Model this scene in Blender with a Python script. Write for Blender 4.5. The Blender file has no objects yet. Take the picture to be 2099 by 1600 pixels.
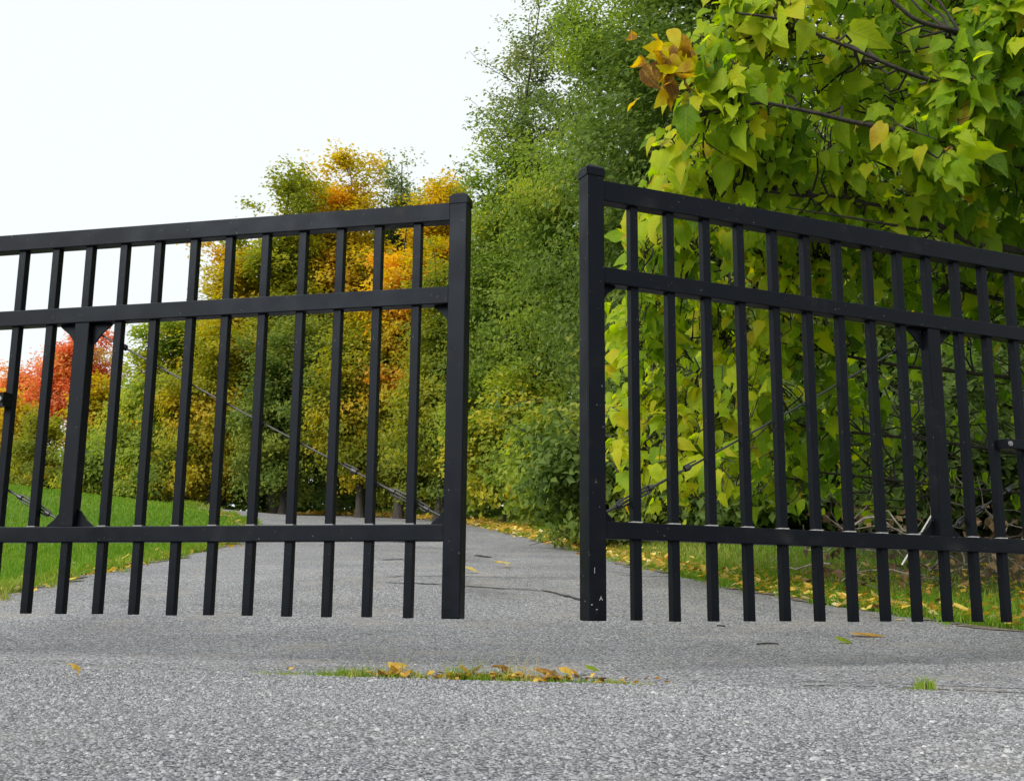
import bpy, bmesh, math, random
import numpy as np
from mathutils import Vector, Matrix

# ------------------------------------------------------------------ camera, sky, sun, exposure
scene = bpy.context.scene
CAM_H = 0.195
FPX = 2269.8                      # focal length in pixels of the 2099-wide photograph
PITCH = math.radians(10.90)
ROLL = math.radians(0.563)
cam_data = bpy.data.cameras.new('camera')
cam_data.sensor_width = 36.0
cam_data.lens = 36.0 * FPX / 2099.0
cam_data.clip_start = 0.05
cam_data.clip_end = 3000
cam = bpy.data.objects.new('camera', cam_data)
scene.collection.objects.link(cam)
cam.matrix_world = (Matrix.Translation((0, 0, CAM_H)) @ Matrix.Rotation(math.pi / 2 + PITCH, 4, 'X')
                    @ Matrix.Rotation(ROLL, 4, 'Z'))
scene.camera = cam

SUN_EL, SUN_AZ = math.radians(34), math.radians(-140)      # azimuth from +Y towards +X: from the left, a bit behind
world = bpy.data.worlds.new('World')
scene.world = world
world.use_nodes = True
wt = world.node_tree
wt.nodes.clear()
w_out = wt.nodes.new('ShaderNodeOutputWorld')
w_bg = wt.nodes.new('ShaderNodeBackground')
w_sky = wt.nodes.new('ShaderNodeTexSky')
w_sky.sky_type = 'NISHITA'
w_sky.sun_disc = False
w_sky.sun_elevation = SUN_EL
w_sky.sun_rotation = SUN_AZ
w_sky.dust_density = 4.0
w_sky.ozone_density = 2.0
w_mix = wt.nodes.new('ShaderNodeMix')
w_mix.data_type = 'RGBA'
w_mix.inputs['Factor'].default_value = 0.93                # thin white overcast over the blue
w_mix.inputs[7].default_value = (7.15, 7.5, 7.55, 1)
wt.links.new(w_sky.outputs[0], w_mix.inputs[6])
wt.links.new(w_mix.outputs[2], w_bg.inputs[0])
w_bg.inputs[1].default_value = 0.115
wt.links.new(w_bg.outputs[0], w_out.inputs[0])

sun_data = bpy.data.lights.new('sun', 'SUN')
sun_data.energy = 3.5
sun_data.angle = math.radians(42)
sun_data.color = (1.0, 0.95, 0.86)
sun = bpy.data.objects.new('sun', sun_data)
scene.collection.objects.link(sun)
sd = Vector((math.cos(SUN_EL) * math.sin(SUN_AZ), math.cos(SUN_EL) * math.cos(SUN_AZ), math.sin(SUN_EL)))
sun.rotation_euler = sd.to_track_quat('Z', 'Y').to_euler()
sun.location = (-20, -10, 30)

scene.view_settings.view_transform = 'Standard'
scene.view_settings.look = 'None'
scene.view_settings.exposure = 0.3
scene.view_settings.gamma = 1
scene.view_settings.use_curve_mapping = False

rng = np.random.default_rng(11)
random.seed(5)
COL = scene.collection

# ------------------------------------------------------------------ helpers
def tag(o, label=None, cat=None, group=None, kind=None):
    if label: o['label'] = label
    if cat: o['category'] = cat
    if group: o['group'] = group
    if kind: o['kind'] = kind
    return o

def empty(name, loc=(0, 0, 0), rz=0.0):
    o = bpy.data.objects.new(name, None)
    o.empty_display_size = 0.1
    COL.objects.link(o)
    o.location = loc
    o.rotation_euler = (0, 0, rz)
    return o

def link(name, me, mat=None, parent=None):
    if mat is not None and not me.materials:
        me.materials.append(mat)
    o = bpy.data.objects.new(name, me)
    COL.objects.link(o)
    if parent is not None:
        o.parent = parent
    return o

def mesh_np(name, v, faces_flat, nper, smooth=False, attr=None, pattr=None):
    """v (n,3); faces_flat flat index array; nper verts per face (int or array); attr: dict of face float arrays"""
    me = bpy.data.meshes.new(name)
    v = np.asarray(v, np.float32)
    ff = np.asarray(faces_flat, np.int32).ravel()
    if isinstance(nper, int):
        nf = len(ff) // nper
        tot = np.full(nf, nper, np.int32)
    else:
        tot = np.asarray(nper, np.int32)
        nf = len(tot)
    start = np.concatenate([[0], np.cumsum(tot)[:-1]]).astype(np.int32)
    me.vertices.add(len(v))
    me.vertices.foreach_set('co', v.ravel())
    me.loops.add(len(ff))
    me.loops.foreach_set('vertex_index', ff)
    me.polygons.add(nf)
    me.polygons.foreach_set('loop_start', start)
    me.polygons.foreach_set('use_smooth', np.full(nf, smooth, bool))
    if attr:
        for k, a in attr.items():
            at_ = me.attributes.new(k, 'FLOAT', 'FACE')
            at_.data.foreach_set('value', np.asarray(a, np.float32))
    if pattr:
        for k, a in pattr.items():
            at_ = me.attributes.new(k, 'FLOAT', 'POINT')
            at_.data.foreach_set('value', np.asarray(a, np.float32))
    me.update(calc_edges=True)
    me.validate()
    return me

def box_mesh(name, x0, x1, y0, y1, z0, z1, bev=0.0025, seg=2):
    bm = bmesh.new()
    bmesh.ops.create_cube(bm, size=1)
    for v in bm.verts:
        v.co = Vector(((x0 + x1) / 2 + v.co.x * (x1 - x0), (y0 + y1) / 2 + v.co.y * (y1 - y0), (z0 + z1) / 2 + v.co.z * (z1 - z0)))
    if bev:
        bmesh.ops.bevel(bm, geom=bm.edges[:], offset=bev, segments=seg, affect='EDGES', profile=0.6)
    for f in bm.faces: f.smooth = False
    me = bpy.data.meshes.new(name)
    bm.to_mesh(me)
    bm.free()
    return me

def tube_arrays(paths, sides=5):
    """paths: list of (pts (n,3), radii (n)); returns verts, quads"""
    V, F, off = [], [], 0
    a = np.arange(sides) * 2 * np.pi / sides
    ca, sa = np.cos(a), np.sin(a)
    for p, r in paths:
        p = np.asarray(p, float)
        r = np.asarray(r, float)
        n = len(p)
        t = np.gradient(p, axis=0)
        t /= np.linalg.norm(t, axis=1)[:, None] + 1e-9
        ref = np.where(np.abs(t[:, 2:3]) > 0.9, np.array([[1.0, 0, 0]]), np.array([[0, 0, 1.0]]))
        u = np.cross(t, ref)
        u /= np.linalg.norm(u, axis=1)[:, None] + 1e-9
        w = np.cross(t, u)
        ring = p[:, None] + r[:, None, None] * (ca[None, :, None] * u[:, None] + sa[None, :, None] * w[:, None])
        V.append(ring.reshape(-1, 3))
        i = np.arange(n - 1)[:, None] * sides
        j = np.arange(sides)[None]
        j2 = (j + 1) % sides
        q = np.stack([i + j, i + j2, i + sides + j2, i + sides + j], -1).reshape(-1, 4) + off
        F.append(q)
        off += n * sides
    return np.concatenate(V), np.concatenate(F)

def tubes(name, paths, sides=5, smooth=True):
    v, f = tube_arrays(paths, sides)
    return mesh_np(name, v, f, 4, smooth)

CP, SP, CR, SR = math.cos(PITCH), math.sin(PITCH), math.cos(ROLL), math.sin(ROLL)
def ray(px, py):
    a, b = px - 1049.5, py - 800.0
    x = CR * a + SR * b
    y = -SR * a + CR * b
    x, u = x / FPX, -y / FPX
    return x, CP - SP * u, SP + CP * u          # direction in world X, Y, Z (camera at 0,0,CAM_H)

def at(px, py, Y):
    """world point at ground distance Y that the photograph shows at this place"""
    x, y, z = ray(px, py)
    s = Y / y
    return np.array([x * s, Y, CAM_H + z * s])

def sstep(a, b, x):
    t = np.clip((x - a) / (b - a), 0, 1)
    return t * t * (3 - 2 * t)

# ------------------------------------------------------------------ materials
def new_mat(name):
    m = bpy.data.materials.new(name)
    m.use_nodes = True
    nt = m.node_tree
    nt.nodes.clear()
    out = nt.nodes.new('ShaderNodeOutputMaterial')
    return m, nt, out

def N(nt, typ, **kw):
    n = nt.nodes.new(typ)
    for k, v in kw.items():
        setattr(n, k, v)
    return n

def ramp(nt, stops, interp='LINEAR'):
    r = nt.nodes.new('ShaderNodeValToRGB')
    r.color_ramp.interpolation = interp
    e = r.color_ramp.elements
    while len(e) > 1: e.remove(e[-1])
    e[0].position, e[0].color = stops[0][0], (*stops[0][1], 1)
    for p, c in stops[1:]:
        x = e.new(p)
        x.color = (*c, 1)
    return r

def leaf_mat(name, stops, trans=0.55, rough=0.6, spec=0.15, mottle=0.0):
    m, nt, out = new_mat(name)
    at_ = N(nt, 'ShaderNodeAttribute', attribute_name='tone')
    rp = ramp(nt, stops)
    if mottle:
        tc = N(nt, 'ShaderNodeTexCoord')
        no = N(nt, 'ShaderNodeTexNoise')
        no.inputs['Scale'].default_value = 1.0
        no.inputs['Detail'].default_value = 4
        geo = N(nt, 'ShaderNodeNewGeometry')
        sc = N(nt, 'ShaderNodeVectorMath', operation='SCALE')
        sc.inputs['Scale'].default_value = 14.0 if name == 'leaf_broad' else 60.0
        nt.links.new(geo.outputs['Position'], sc.inputs[0])
        nt.links.new(sc.outputs[0], no.inputs['Vector'])
        ma = N(nt, 'ShaderNodeMath', operation='MULTIPLY_ADD')
        ma.inputs[1].default_value = mottle * 2
        nt.links.new(no.outputs['Fac'], ma.inputs[0])
        sb_ = N(nt, 'ShaderNodeMath', operation='SUBTRACT')
        nt.links.new(at_.outputs['Fac'], sb_.inputs[0])
        sb_.inputs[1].default_value = mottle
        nt.links.new(sb_.outputs[0], ma.inputs[2])
        nt.links.new(ma.outputs[0], rp.inputs[0])
    else:
        nt.links.new(at_.outputs['Fac'], rp.inputs[0])
    pb = N(nt, 'ShaderNodeBsdfPrincipled')
    pb.inputs['Roughness'].default_value = rough
    pb.inputs['Specular IOR Level'].default_value = spec
    tr = N(nt, 'ShaderNodeBsdfTranslucent')
    hs = N(nt, 'ShaderNodeHueSaturation')
    hs.inputs['Saturation'].default_value = 1.12
    hs.inputs['Value'].default_value = 1.5
    mx = N(nt, 'ShaderNodeMixShader')
    mx.inputs[0].default_value = trans
    nt.links.new(rp.outputs[0], pb.inputs['Base Color'])
    nt.links.new(rp.outputs[0], hs.inputs['Color'])
    nt.links.new(hs.outputs[0], tr.inputs['Color'])
    nt.links.new(pb.outputs[0], mx.inputs[1])
    nt.links.new(tr.outputs[0], mx.inputs[2])
    nt.links.new(mx.outputs[0], out.inputs[0])
    return m

def bark_mat(name, c1, c2, scale=14):
    m, nt, out = new_mat(name)
    tc = N(nt, 'ShaderNodeTexCoord')
    mp = N(nt, 'ShaderNodeMapping')
    mp.inputs['Scale'].default_value = (1, 1, 0.25)
    no = N(nt, 'ShaderNodeTexNoise')
    no.inputs['Scale'].default_value = scale
    no.inputs['Detail'].default_value = 6
    rp = ramp(nt, [(0.3, c1), (0.7, c2)])
    pb = N(nt, 'ShaderNodeBsdfPrincipled')
    pb.inputs['Roughness'].default_value = 0.9
    bp = N(nt, 'ShaderNodeBump')
    bp.inputs['Strength'].default_value = 0.6
    bp.inputs['Distance'].default_value = 0.02
    nt.links.new(tc.outputs['Object'], mp.inputs[0])
    nt.links.new(mp.outputs[0], no.inputs['Vector'])
    nt.links.new(no.outputs['Fac'], rp.inputs[0])
    nt.links.new(no.outputs['Fac'], bp.inputs['Height'])
    nt.links.new(rp.outputs[0], pb.inputs['Base Color'])
    nt.links.new(bp.outputs[0], pb.inputs['Normal'])
    nt.links.new(pb.outputs[0], out.inputs[0])
    return m

def asphalt_mat(name, stones, gain, dirt, size=120.0, bump=0.9):
    m, nt, out = new_mat(name)
    tc = N(nt, 'ShaderNodeTexCoord')
    vo = N(nt, 'ShaderNodeTexVoronoi')
    vo.inputs['Scale'].default_value = size
    vo.inputs['Randomness'].default_value = 1.0
    sx = N(nt, 'ShaderNodeSeparateColor')
    rp = ramp(nt, stones)
    nt.links.new(tc.outputs['Object'], vo.inputs['Vector'])
    nt.links.new(vo.outputs['Color'], sx.inputs[0])
    nt.links.new(sx.outputs[0], rp.inputs[0])
    # tar between the stones
    tar = ramp(nt, [(0.35, (1, 1, 1)), (0.62, (0.22, 0.22, 0.24))])
    nt.links.new(vo.outputs['Distance'], tar.inputs[0])
    mt = N(nt, 'ShaderNodeMix', data_type='RGBA', blend_type='MULTIPLY')
    mt.inputs['Factor'].default_value = 0.85
    nt.links.new(rp.outputs[0], mt.inputs[6])
    nt.links.new(tar.outputs[0], mt.inputs[7])
    # broad wear and dirt with a shape of its own
    n1 = N(nt, 'ShaderNodeTexNoise')
    n1.inputs['Scale'].default_value = 0.75
    n1.inputs['Distortion'].default_value = 0.8
    n1.inputs['Detail'].default_value = 7
    n1.inputs['Roughness'].default_value = 0.6
    nt.links.new(tc.outputs['Object'], n1.inputs['Vector'])
    r1 = ramp(nt, [(0.3, (gain * 0.68,) * 3), (0.44, (gain * 0.94,) * 3), (0.54, (gain * 1.02,) * 3), (0.7, (gain * 1.22, gain * 1.22, gain * 1.2))])
    nt.links.new(n1.outputs['Fac'], r1.inputs[0])
    m2 = N(nt, 'ShaderNodeMix', data_type='RGBA', blend_type='MULTIPLY')
    m2.inputs['Factor'].default_value = 1
    nt.links.new(mt.outputs[2], m2.inputs[6])
    nt.links.new(r1.outputs[0], m2.inputs[7])
    n2 = N(nt, 'ShaderNodeTexNoise')
    n2.inputs['Scale'].default_value = 2.3
    n2.inputs['Detail'].default_value = 9
    n2.inputs['Roughness'].default_value = 0.68
    nt.links.new(tc.outputs['Object'], n2.inputs['Vector'])
    r2 = ramp(nt, [(0.52, (0, 0, 0)), (0.7, (0.65, 0.65, 0.65))])
    nt.links.new(n2.outputs['Fac'], r2.inputs[0])
    m3 = N(nt, 'ShaderNodeMix', data_type='RGBA')
    m3.inputs[7].default_value = (*dirt, 1)
    nt.links.new(r2.outputs[0], m3.inputs['Factor'])
    nt.links.new(m2.outputs[2], m3.inputs[6])
    # relief
    inv = N(nt, 'ShaderNodeMath', operation='SUBTRACT')
    inv.inputs[0].default_value = 1
    nt.links.new(vo.outputs['Distance'], inv.inputs[1])
    ad = N(nt, 'ShaderNodeMath', operation='MULTIPLY_ADD')
    nt.links.new(sx.outputs[1], ad.inputs[0])
    ad.inputs[1].default_value = 0.7
    nt.links.new(inv.outputs[0], ad.inputs[2])
    bp = N(nt, 'ShaderNodeBump')
    bp.inputs['Strength'].default_value = bump
    bp.inputs['Distance'].default_value = 0.004
    nt.links.new(ad.outputs[0], bp.inputs['Height'])
    pb = N(nt, 'ShaderNodeBsdfPrincipled')
    pb.inputs['Roughness'].default_value = 0.8
    pb.inputs['Specular IOR Level'].default_value = 0.3
    nt.links.new(m3.outputs[2], pb.inputs['Base Color'])
    nt.links.new(bp.outputs[0], pb.inputs['Normal'])
    nt.links.new(pb.outputs[0], out.inputs[0])
    return m

def plain_mat(name, col, rough=0.6, spec=0.4, var=0.25, scale=30):
    m, nt, out = new_mat(name)
    tc = N(nt, 'ShaderNodeTexCoord')
    no = N(nt, 'ShaderNodeTexNoise')
    no.inputs['Scale'].default_value = scale
    no.inputs['Detail'].default_value = 5
    nt.links.new(tc.outputs['Object'], no.inputs['Vector'])
    c = np.array(col)
    rp = ramp(nt, [(0.3, tuple(c * (1 - var))), (0.7, tuple(c * (1 + var)))])
    nt.links.new(no.outputs['Fac'], rp.inputs[0])
    pb = N(nt, 'ShaderNodeBsdfPrincipled')
    pb.inputs['Roughness'].default_value = rough
    pb.inputs['Specular IOR Level'].default_value = spec
    nt.links.new(rp.outputs[0], pb.inputs['Base Color'])
    nt.links.new(pb.outputs[0], out.inputs[0])
    return m

def paint_mat():
    m, nt, out = new_mat('black_powder_coat')
    tc = N(nt, 'ShaderNodeTexCoord')
    no = N(nt, 'ShaderNodeTexNoise')
    no.inputs['Scale'].default_value = 9
    no.inputs['Detail'].default_value = 8
    nt.links.new(tc.outputs['Object'], no.inputs['Vector'])
    rp = ramp(nt, [(0.35, (0.0025, 0.0028, 0.0042)), (0.58, (0.0038, 0.0043, 0.006)), (0.7, (0.009, 0.0095, 0.011)), (0.8, (0.02, 0.02, 0.021))])
    nt.links.new(no.outputs['Fac'], rp.inputs[0])
    n3 = N(nt, 'ShaderNodeTexNoise'); n3.inputs['Scale'].default_value = 95; n3.inputs['Detail'].default_value = 3
    nt.links.new(tc.outputs['Object'], n3.inputs['Vector'])
    r3 = ramp(nt, [(0.70, (0, 0, 0)), (0.76, (1, 1, 1))]); nt.links.new(n3.outputs['Fac'], r3.inputs[0])
    mxs = N(nt, 'ShaderNodeMix', data_type='RGBA'); mxs.inputs[7].default_value = (0.09, 0.09, 0.09, 1)
    nt.links.new(r3.outputs[0], mxs.inputs['Factor']); nt.links.new(rp.outputs[0], mxs.inputs[6])
    rr = ramp(nt, [(0.3, (0.3,) * 3), (0.7, (0.55,) * 3)])
    nt.links.new(no.outputs['Fac'], rr.inputs[0])
    n2 = N(nt, 'ShaderNodeTexNoise')
    n2.inputs['Scale'].default_value = 420
    nt.links.new(tc.outputs['Object'], n2.inputs['Vector'])
    bp = N(nt, 'ShaderNodeBump')
    bp.inputs['Strength'].default_value = 0.12
    bp.inputs['Distance'].default_value = 0.001
    nt.links.new(n2.outputs['Fac'], bp.inputs['Height'])
    pb = N(nt, 'ShaderNodeBsdfPrincipled')
    nt.links.new(mxs.outputs[2], pb.inputs['Base Color'])
    nt.links.new(rr.outputs[0], pb.inputs['Roughness'])
    nt.links.new(bp.outputs[0], pb.inputs['Normal'])
    pb.inputs['Specular IOR Level'].default_value = 0.13
    pb.inputs['Specular Tint'].default_value = (0.7, 0.82, 1.0, 1)
    nt.links.new(pb.outputs[0], out.inputs[0])
    return m

M = {}
M['paint'] = paint_mat()
M['steel'] = plain_mat('galvanised_steel', (0.16, 0.16, 0.17), 0.45, 0.6)
M['blacksteel'] = plain_mat('dark_cable_steel', (0.02, 0.02, 0.022), 0.4, 0.6)
M['pale'] = plain_mat('bare_metal', (0.42, 0.42, 0.42), 0.5, 0.5)
M['chip'] = plain_mat('bare_chip', (0.3, 0.3, 0.3), 0.6, 0.4)
M['bark'] = bark_mat('bark_grey_brown', (0.035, 0.028, 0.022), (0.11, 0.09, 0.075))
M['bark_dark'] = bark_mat('bark_dark', (0.012, 0.010, 0.009), (0.045, 0.036, 0.03), 30)
M['deadwood'] = bark_mat('dead_wood', (0.06, 0.05, 0.04), (0.24, 0.21, 0.18), 30)
M['apron'] = asphalt_mat('apron_asphalt', [(0.0, (0.09, 0.092, 0.1)), (0.35, (0.15, 0.153, 0.168)), (0.7, (0.24, 0.243, 0.26)), (0.95, (0.31, 0.315, 0.33)), (1.0, (0.42, 0.42, 0.42))], 1.18, (0.27, 0.26, 0.24), 170, 0.9)
M['drive'] = asphalt_mat('driveway_asphalt', [(0.0, (0.06, 0.061, 0.067)), (0.35, (0.15, 0.152, 0.165)), (0.7, (0.26, 0.262, 0.275)), (0.95, (0.36, 0.365, 0.38)), (1.0, (0.48, 0.48, 0.48))], 1.6, (0.29, 0.265, 0.23), 135, 0.8)
M['crack'] = plain_mat('crack_filler', (0.05, 0.05, 0.055), 0.85, 0.2)
M['soil'] = plain_mat('joint_soil', (0.07, 0.055, 0.042), 0.95, 0.1, 0.5, 60)

def ground_mat():
    m, nt, out = new_mat('lawn_ground')
    tc = N(nt, 'ShaderNodeTexCoord')
    n1 = N(nt, 'ShaderNodeTexNoise'); n1.inputs['Scale'].default_value = 0.35; n1.inputs['Detail'].default_value = 6
    n2 = N(nt, 'ShaderNodeTexNoise'); n2.inputs['Scale'].default_value = 26; n2.inputs['Detail'].default_value = 6; n2.inputs['Roughness'].default_value = 0.7
    nt.links.new(tc.outputs['Object'], n1.inputs['Vector'])
    nt.links.new(tc.outputs['Object'], n2.inputs['Vector'])
    r1 = ramp(nt, [(0.3, (0.07, 0.15, 0.018)), (0.7, (0.11, 0.2, 0.03))])
    r2 = ramp(nt, [(0.3, (0.55, 0.55, 0.5)), (0.7, (1.25, 1.25, 1.2))])
    nt.links.new(n1.outputs['Fac'], r1.inputs[0])
    nt.links.new(n2.outputs['Fac'], r2.inputs[0])
    mx = N(nt, 'ShaderNodeMix', data_type='RGBA', blend_type='MULTIPLY')
    mx.inputs['Factor'].default_value = 1
    nt.links.new(r1.outputs[0], mx.inputs[6])
    nt.links.new(r2.outputs[0], mx.inputs[7])
    # bare leaf-strewn soil where the wood begins (attribute set on the mesh)
    a = N(nt, 'ShaderNodeAttribute', attribute_name='tone')
    m2 = N(nt, 'ShaderNodeMix', data_type='RGBA')
    m2.inputs[7].default_value = (0.055, 0.042, 0.026, 1)
    nt.links.new(a.outputs['Fac'], m2.inputs['Factor'])
    nt.links.new(mx.outputs[2], m2.inputs[6])
    bp = N(nt, 'ShaderNodeBump'); bp.inputs['Strength'].default_value = 0.8; bp.inputs['Distance'].default_value = 0.03
    nt.links.new(n2.outputs['Fac'], bp.inputs['Height'])
    pb = N(nt, 'ShaderNodeBsdfPrincipled'); pb.inputs['Roughness'].default_value = 0.9; pb.inputs['Specular IOR Level'].default_value = 0.1
    nt.links.new(m2.outputs[2], pb.inputs['Base Color'])
    nt.links.new(bp.outputs[0], pb.inputs['Normal'])
    nt.links.new(pb.outputs[0], out.inputs[0])
    return m
M['ground'] = ground_mat()

# leaf palettes (dark -> bright along the tone attribute)
M['lf_near'] = leaf_mat('leaf_broad', [(0.0, (0.075, 0.17, 0.014)), (0.3, (0.21, 0.34, 0.016)), (0.6, (0.42, 0.50, 0.02)), (0.82, (0.52, 0.45, 0.024)), (0.93, (0.46, 0.27, 0.03)), (1.0, (0.16, 0.08, 0.03))], 0.6, 0.5, 0.2, 0.2)
def add_veins(m):
    nt = m.node_tree
    pb = next(n for n in nt.nodes if n.type == 'BSDF_PRINCIPLED')
    hs = next(n for n in nt.nodes if n.type == 'HUE_SAT')
    rp = next(n for n in nt.nodes if n.type == 'VALTORGB')
    u = N(nt, 'ShaderNodeAttribute', attribute_name='lu')
    w = N(nt, 'ShaderNodeAttribute', attribute_name='lw')
    aw = N(nt, 'ShaderNodeMath', operation='ABSOLUTE'); nt.links.new(w.outputs['Fac'], aw.inputs[0])
    # side veins run out and forward
    k = N(nt, 'ShaderNodeMath', operation='MULTIPLY_ADD'); nt.links.new(aw.outputs[0], k.inputs[0]); k.inputs[1].default_value = -0.85
    nt.links.new(u.outputs['Fac'], k.inputs[2])
    fr = N(nt, 'ShaderNodeMath', operation='PINGPONG'); nt.links.new(k.outputs[0], fr.inputs[0]); fr.inputs[1].default_value = 0.07
    r1 = ramp(nt, [(0.0, (1, 1, 1)), (0.016, (0, 0, 0))]); nt.links.new(fr.outputs[0], r1.inputs[0])
    r2 = ramp(nt, [(0.008, (1, 1, 1)), (0.022, (0, 0, 0))]); nt.links.new(aw.outputs[0], r2.inputs[0])
    mx = N(nt, 'ShaderNodeMath', operation='MAXIMUM'); nt.links.new(r1.outputs[0], mx.inputs[0]); nt.links.new(r2.outputs[0], mx.inputs[1])
    sc = N(nt, 'ShaderNodeMath', operation='MULTIPLY'); nt.links.new(mx.outputs[0], sc.inputs[0]); sc.inputs[1].default_value = 0.28
    mc = N(nt, 'ShaderNodeMix', data_type='RGBA')
    nt.links.new(sc.outputs[0], mc.inputs['Factor']); nt.links.new(rp.outputs[0], mc.inputs[6]); mc.inputs[7].default_value = (0.5, 0.52, 0.12, 1)
    nt.links.new(mc.outputs[2], pb.inputs['Base Color']); nt.links.new(mc.outputs[2], hs.inputs['Color'])
    bp = N(nt, 'ShaderNodeBump'); bp.inputs['Strength'].default_value = 0.5; bp.inputs['Distance'].default_value = 0.004
    nt.links.new(mx.outputs[0], bp.inputs['Height']); nt.links.new(bp.outputs[0], pb.inputs['Normal'])
add_veins(M['lf_near'])
M['lf_green'] = leaf_mat('leaf_green', [(0.0, (0.12, 0.175, 0.04)), (0.5, (0.2, 0.275, 0.05)), (0.8, (0.31, 0.37, 0.055)), (1.0, (0.48, 0.42, 0.055))])
M['lf_olive'] = leaf_mat('leaf_olive', [(0.0, (0.16, 0.2, 0.035)), (0.45, (0.29, 0.31, 0.04)), (0.75, (0.45, 0.39, 0.045)), (1.0, (0.58, 0.41, 0.05))])
M['lf_gold'] = leaf_mat('leaf_gold', [(0.0, (0.25, 0.27, 0.035)), (0.4, (0.52, 0.41, 0.045)), (0.75, (0.66, 0.46, 0.06)), (1.0, (0.68, 0.4, 0.065))])
M['lf_red'] = leaf_mat('leaf_red', [(0.0, (0.5, 0.16, 0.09)), (0.5, (0.68, 0.24, 0.12)), (0.8, (0.68, 0.33, 0.12)), (1.0, (0.5, 0.38, 0.12))])
M['lf_grey'] = leaf_mat('leaf_grey_green', [(0.0, (0.13, 0.18, 0.075)), (0.6, (0.2, 0.25, 0.09)), (1.0, (0.3, 0.3, 0.09))])
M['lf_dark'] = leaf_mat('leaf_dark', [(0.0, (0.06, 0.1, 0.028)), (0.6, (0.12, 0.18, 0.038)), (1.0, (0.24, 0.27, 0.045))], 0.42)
M['lf_brown'] = leaf_mat('leaf_brown', [(0.0, (0.06, 0.04, 0.025)), (0.6, (0.14, 0.09, 0.045)), (1.0, (0.24, 0.17, 0.08))], 0.25)
M['grass'] = leaf_mat('grass_blade', [(0.0, (0.075, 0.17, 0.016)), (0.5, (0.14, 0.26, 0.022)), (0.8, (0.24, 0.31, 0.04)), (1.0, (0.38, 0.33, 0.13))], 0.35)
M['litter'] = leaf_mat('litter_leaf', [(0.0, (0.12, 0.07, 0.03)), (0.3, (0.38, 0.2, 0.05)), (0.6, (0.6, 0.4, 0.06)), (0.85, (0.66, 0.5, 0.13)), (1.0, (0.68, 0.58, 0.36))], 0.3, 0.6, 0.15, 0.16)

# ------------------------------------------------------------------ terrain
R_EDGE = [(4.6, 3.3), (3.3, 4.3), (2.45, 5.3), (1.85, 6.7), (1.4, 8.4), (1.08, 10.3), (0.75, 12.5), (0.2, 16), (-0.45, 20), (-1.15, 23), (-2.6, 25.8), (-4.4, 28), (-6.8, 30), (-10.5, 32.2), (-16, 34), (-26, 36)]
L_EDGE = [(-4.6, 3.6), (-3.7, 4.9), (-3.05, 6.3), (-3.08, 7.6), (-3.14, 9.4), (-3.14, 11), (-3.25, 13.2), (-3.65, 16), (-4.6, 19), (-6.3, 21.8), (-8.6, 24), (-11.5, 26), (-15, 27.5), (-19, 28.6), (-24, 29.6), (-30, 30.6)]

def ter(x, y):
    x = np.asarray(x, float); y = np.asarray(y, float)
    u = y - 4.6
    k = 0.55
    z = 0.10 * k * np.logaddexp(0, u / k)
    over = np.maximum(0, y - 28.0)
    z = z - 0.10 * over + 2.0 * 0.1 * (1 - np.exp(-over / 2.0))       # crest: the rise flattens out
    z = z + 0.115 * np.maximum(0, -x - 3.4) * sstep(7, 19, y) * (1 - sstep(20.5, 27, y)) * (1 - 0.6 * sstep(14, 40, -x))
    xe = np.interp(y, [p[1] for p in R_EDGE], [p[0] for p in R_EDGE])
    z = z + 0.32 * sstep(0.05, 1.8, x - xe) * sstep(7.5, 12, y) * (1 - sstep(24, 30, y))
    z = z + 0.05 * sstep(3.2, 6.0, x) * sstep(4.5, 7, y) * np.minimum(4, np.maximum(0, x - 3.2))
    return z

def resample(pts, n):
    p = np.array(pts, float)
    # Catmull-Rom to dense, then uniform by arc length
    q = []
    P = np.vstack([2 * p[0] - p[1], p, 2 * p[-1] - p[-2]])
    for i in range(1, len(P) - 2):
        t = np.linspace(0, 1, 16, endpoint=False)[:, None]
        a, b, c, d = P[i - 1], P[i], P[i + 1], P[i + 2]
        q.append(0.5 * (2 * b + (c - a) * t + (2 * a - 5 * b + 4 * c - d) * t ** 2 + (3 * b - a - 3 * c + d) * t ** 3))
    q = np.vstack(q + [p[-1:]])
    s = np.concatenate([[0], np.cumsum(np.linalg.norm(np.diff(q, axis=0), axis=1))])
    u = np.linspace(0, s[-1], n)
    return np.stack([np.interp(u, s, q[:, 0]), np.interp(u, s, q[:, 1])], 1)

NR = 160
re_, le_ = resample(R_EDGE, NR), resample(L_EDGE, NR)
poly_road = np.vstack([le_, re_[::-1]])
# ragged pavement edges
re_[:, 0] += 0.03 * np.sin(np.arange(NR) * 1.7) + rng.normal(0, 0.02, NR)
le_[:, 0] += 0.03 * np.sin(np.arange(NR) * 1.3) + rng.normal(0, 0.02, NR)

def in_poly(px, py, poly):
    inside = np.zeros(len(px), bool)
    j = len(poly) - 1
    for i in range(len(poly)):
        xi, yi = poly[i]; xj, yj = poly[j]
        c = ((yi > py) != (yj > py)) & (px < (xj - xi) * (py - yi) / (yj - yi + 1e-12) + xi)
        inside ^= c
        j = i
    return inside

def seam_y(x):
    return 2.80 - 0.268 * (np.asarray(x, float) - 0.0) + 0.012 * np.sin(np.asarray(x) * 5.1)

def grid_mesh(name, xs, ys, zf, attr=None):
    X, Y = np.meshgrid(xs, ys)
    v = np.stack([X, Y, zf(X, Y)], -1).reshape(-1, 3)
    nx, ny = len(xs), len(ys)
    i = np.arange(ny - 1)[:, None] * nx + np.arange(nx - 1)[None]
    f = np.stack([i, i + 1, i + nx + 1, i + nx], -1).reshape(-1, 4)
    a = None
    if attr:
        c = v[f].mean(1)
        a = {'tone': attr(c[:, 0], c[:, 1])}
    return mesh_np(name, v, f, 4, True, a)

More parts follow.
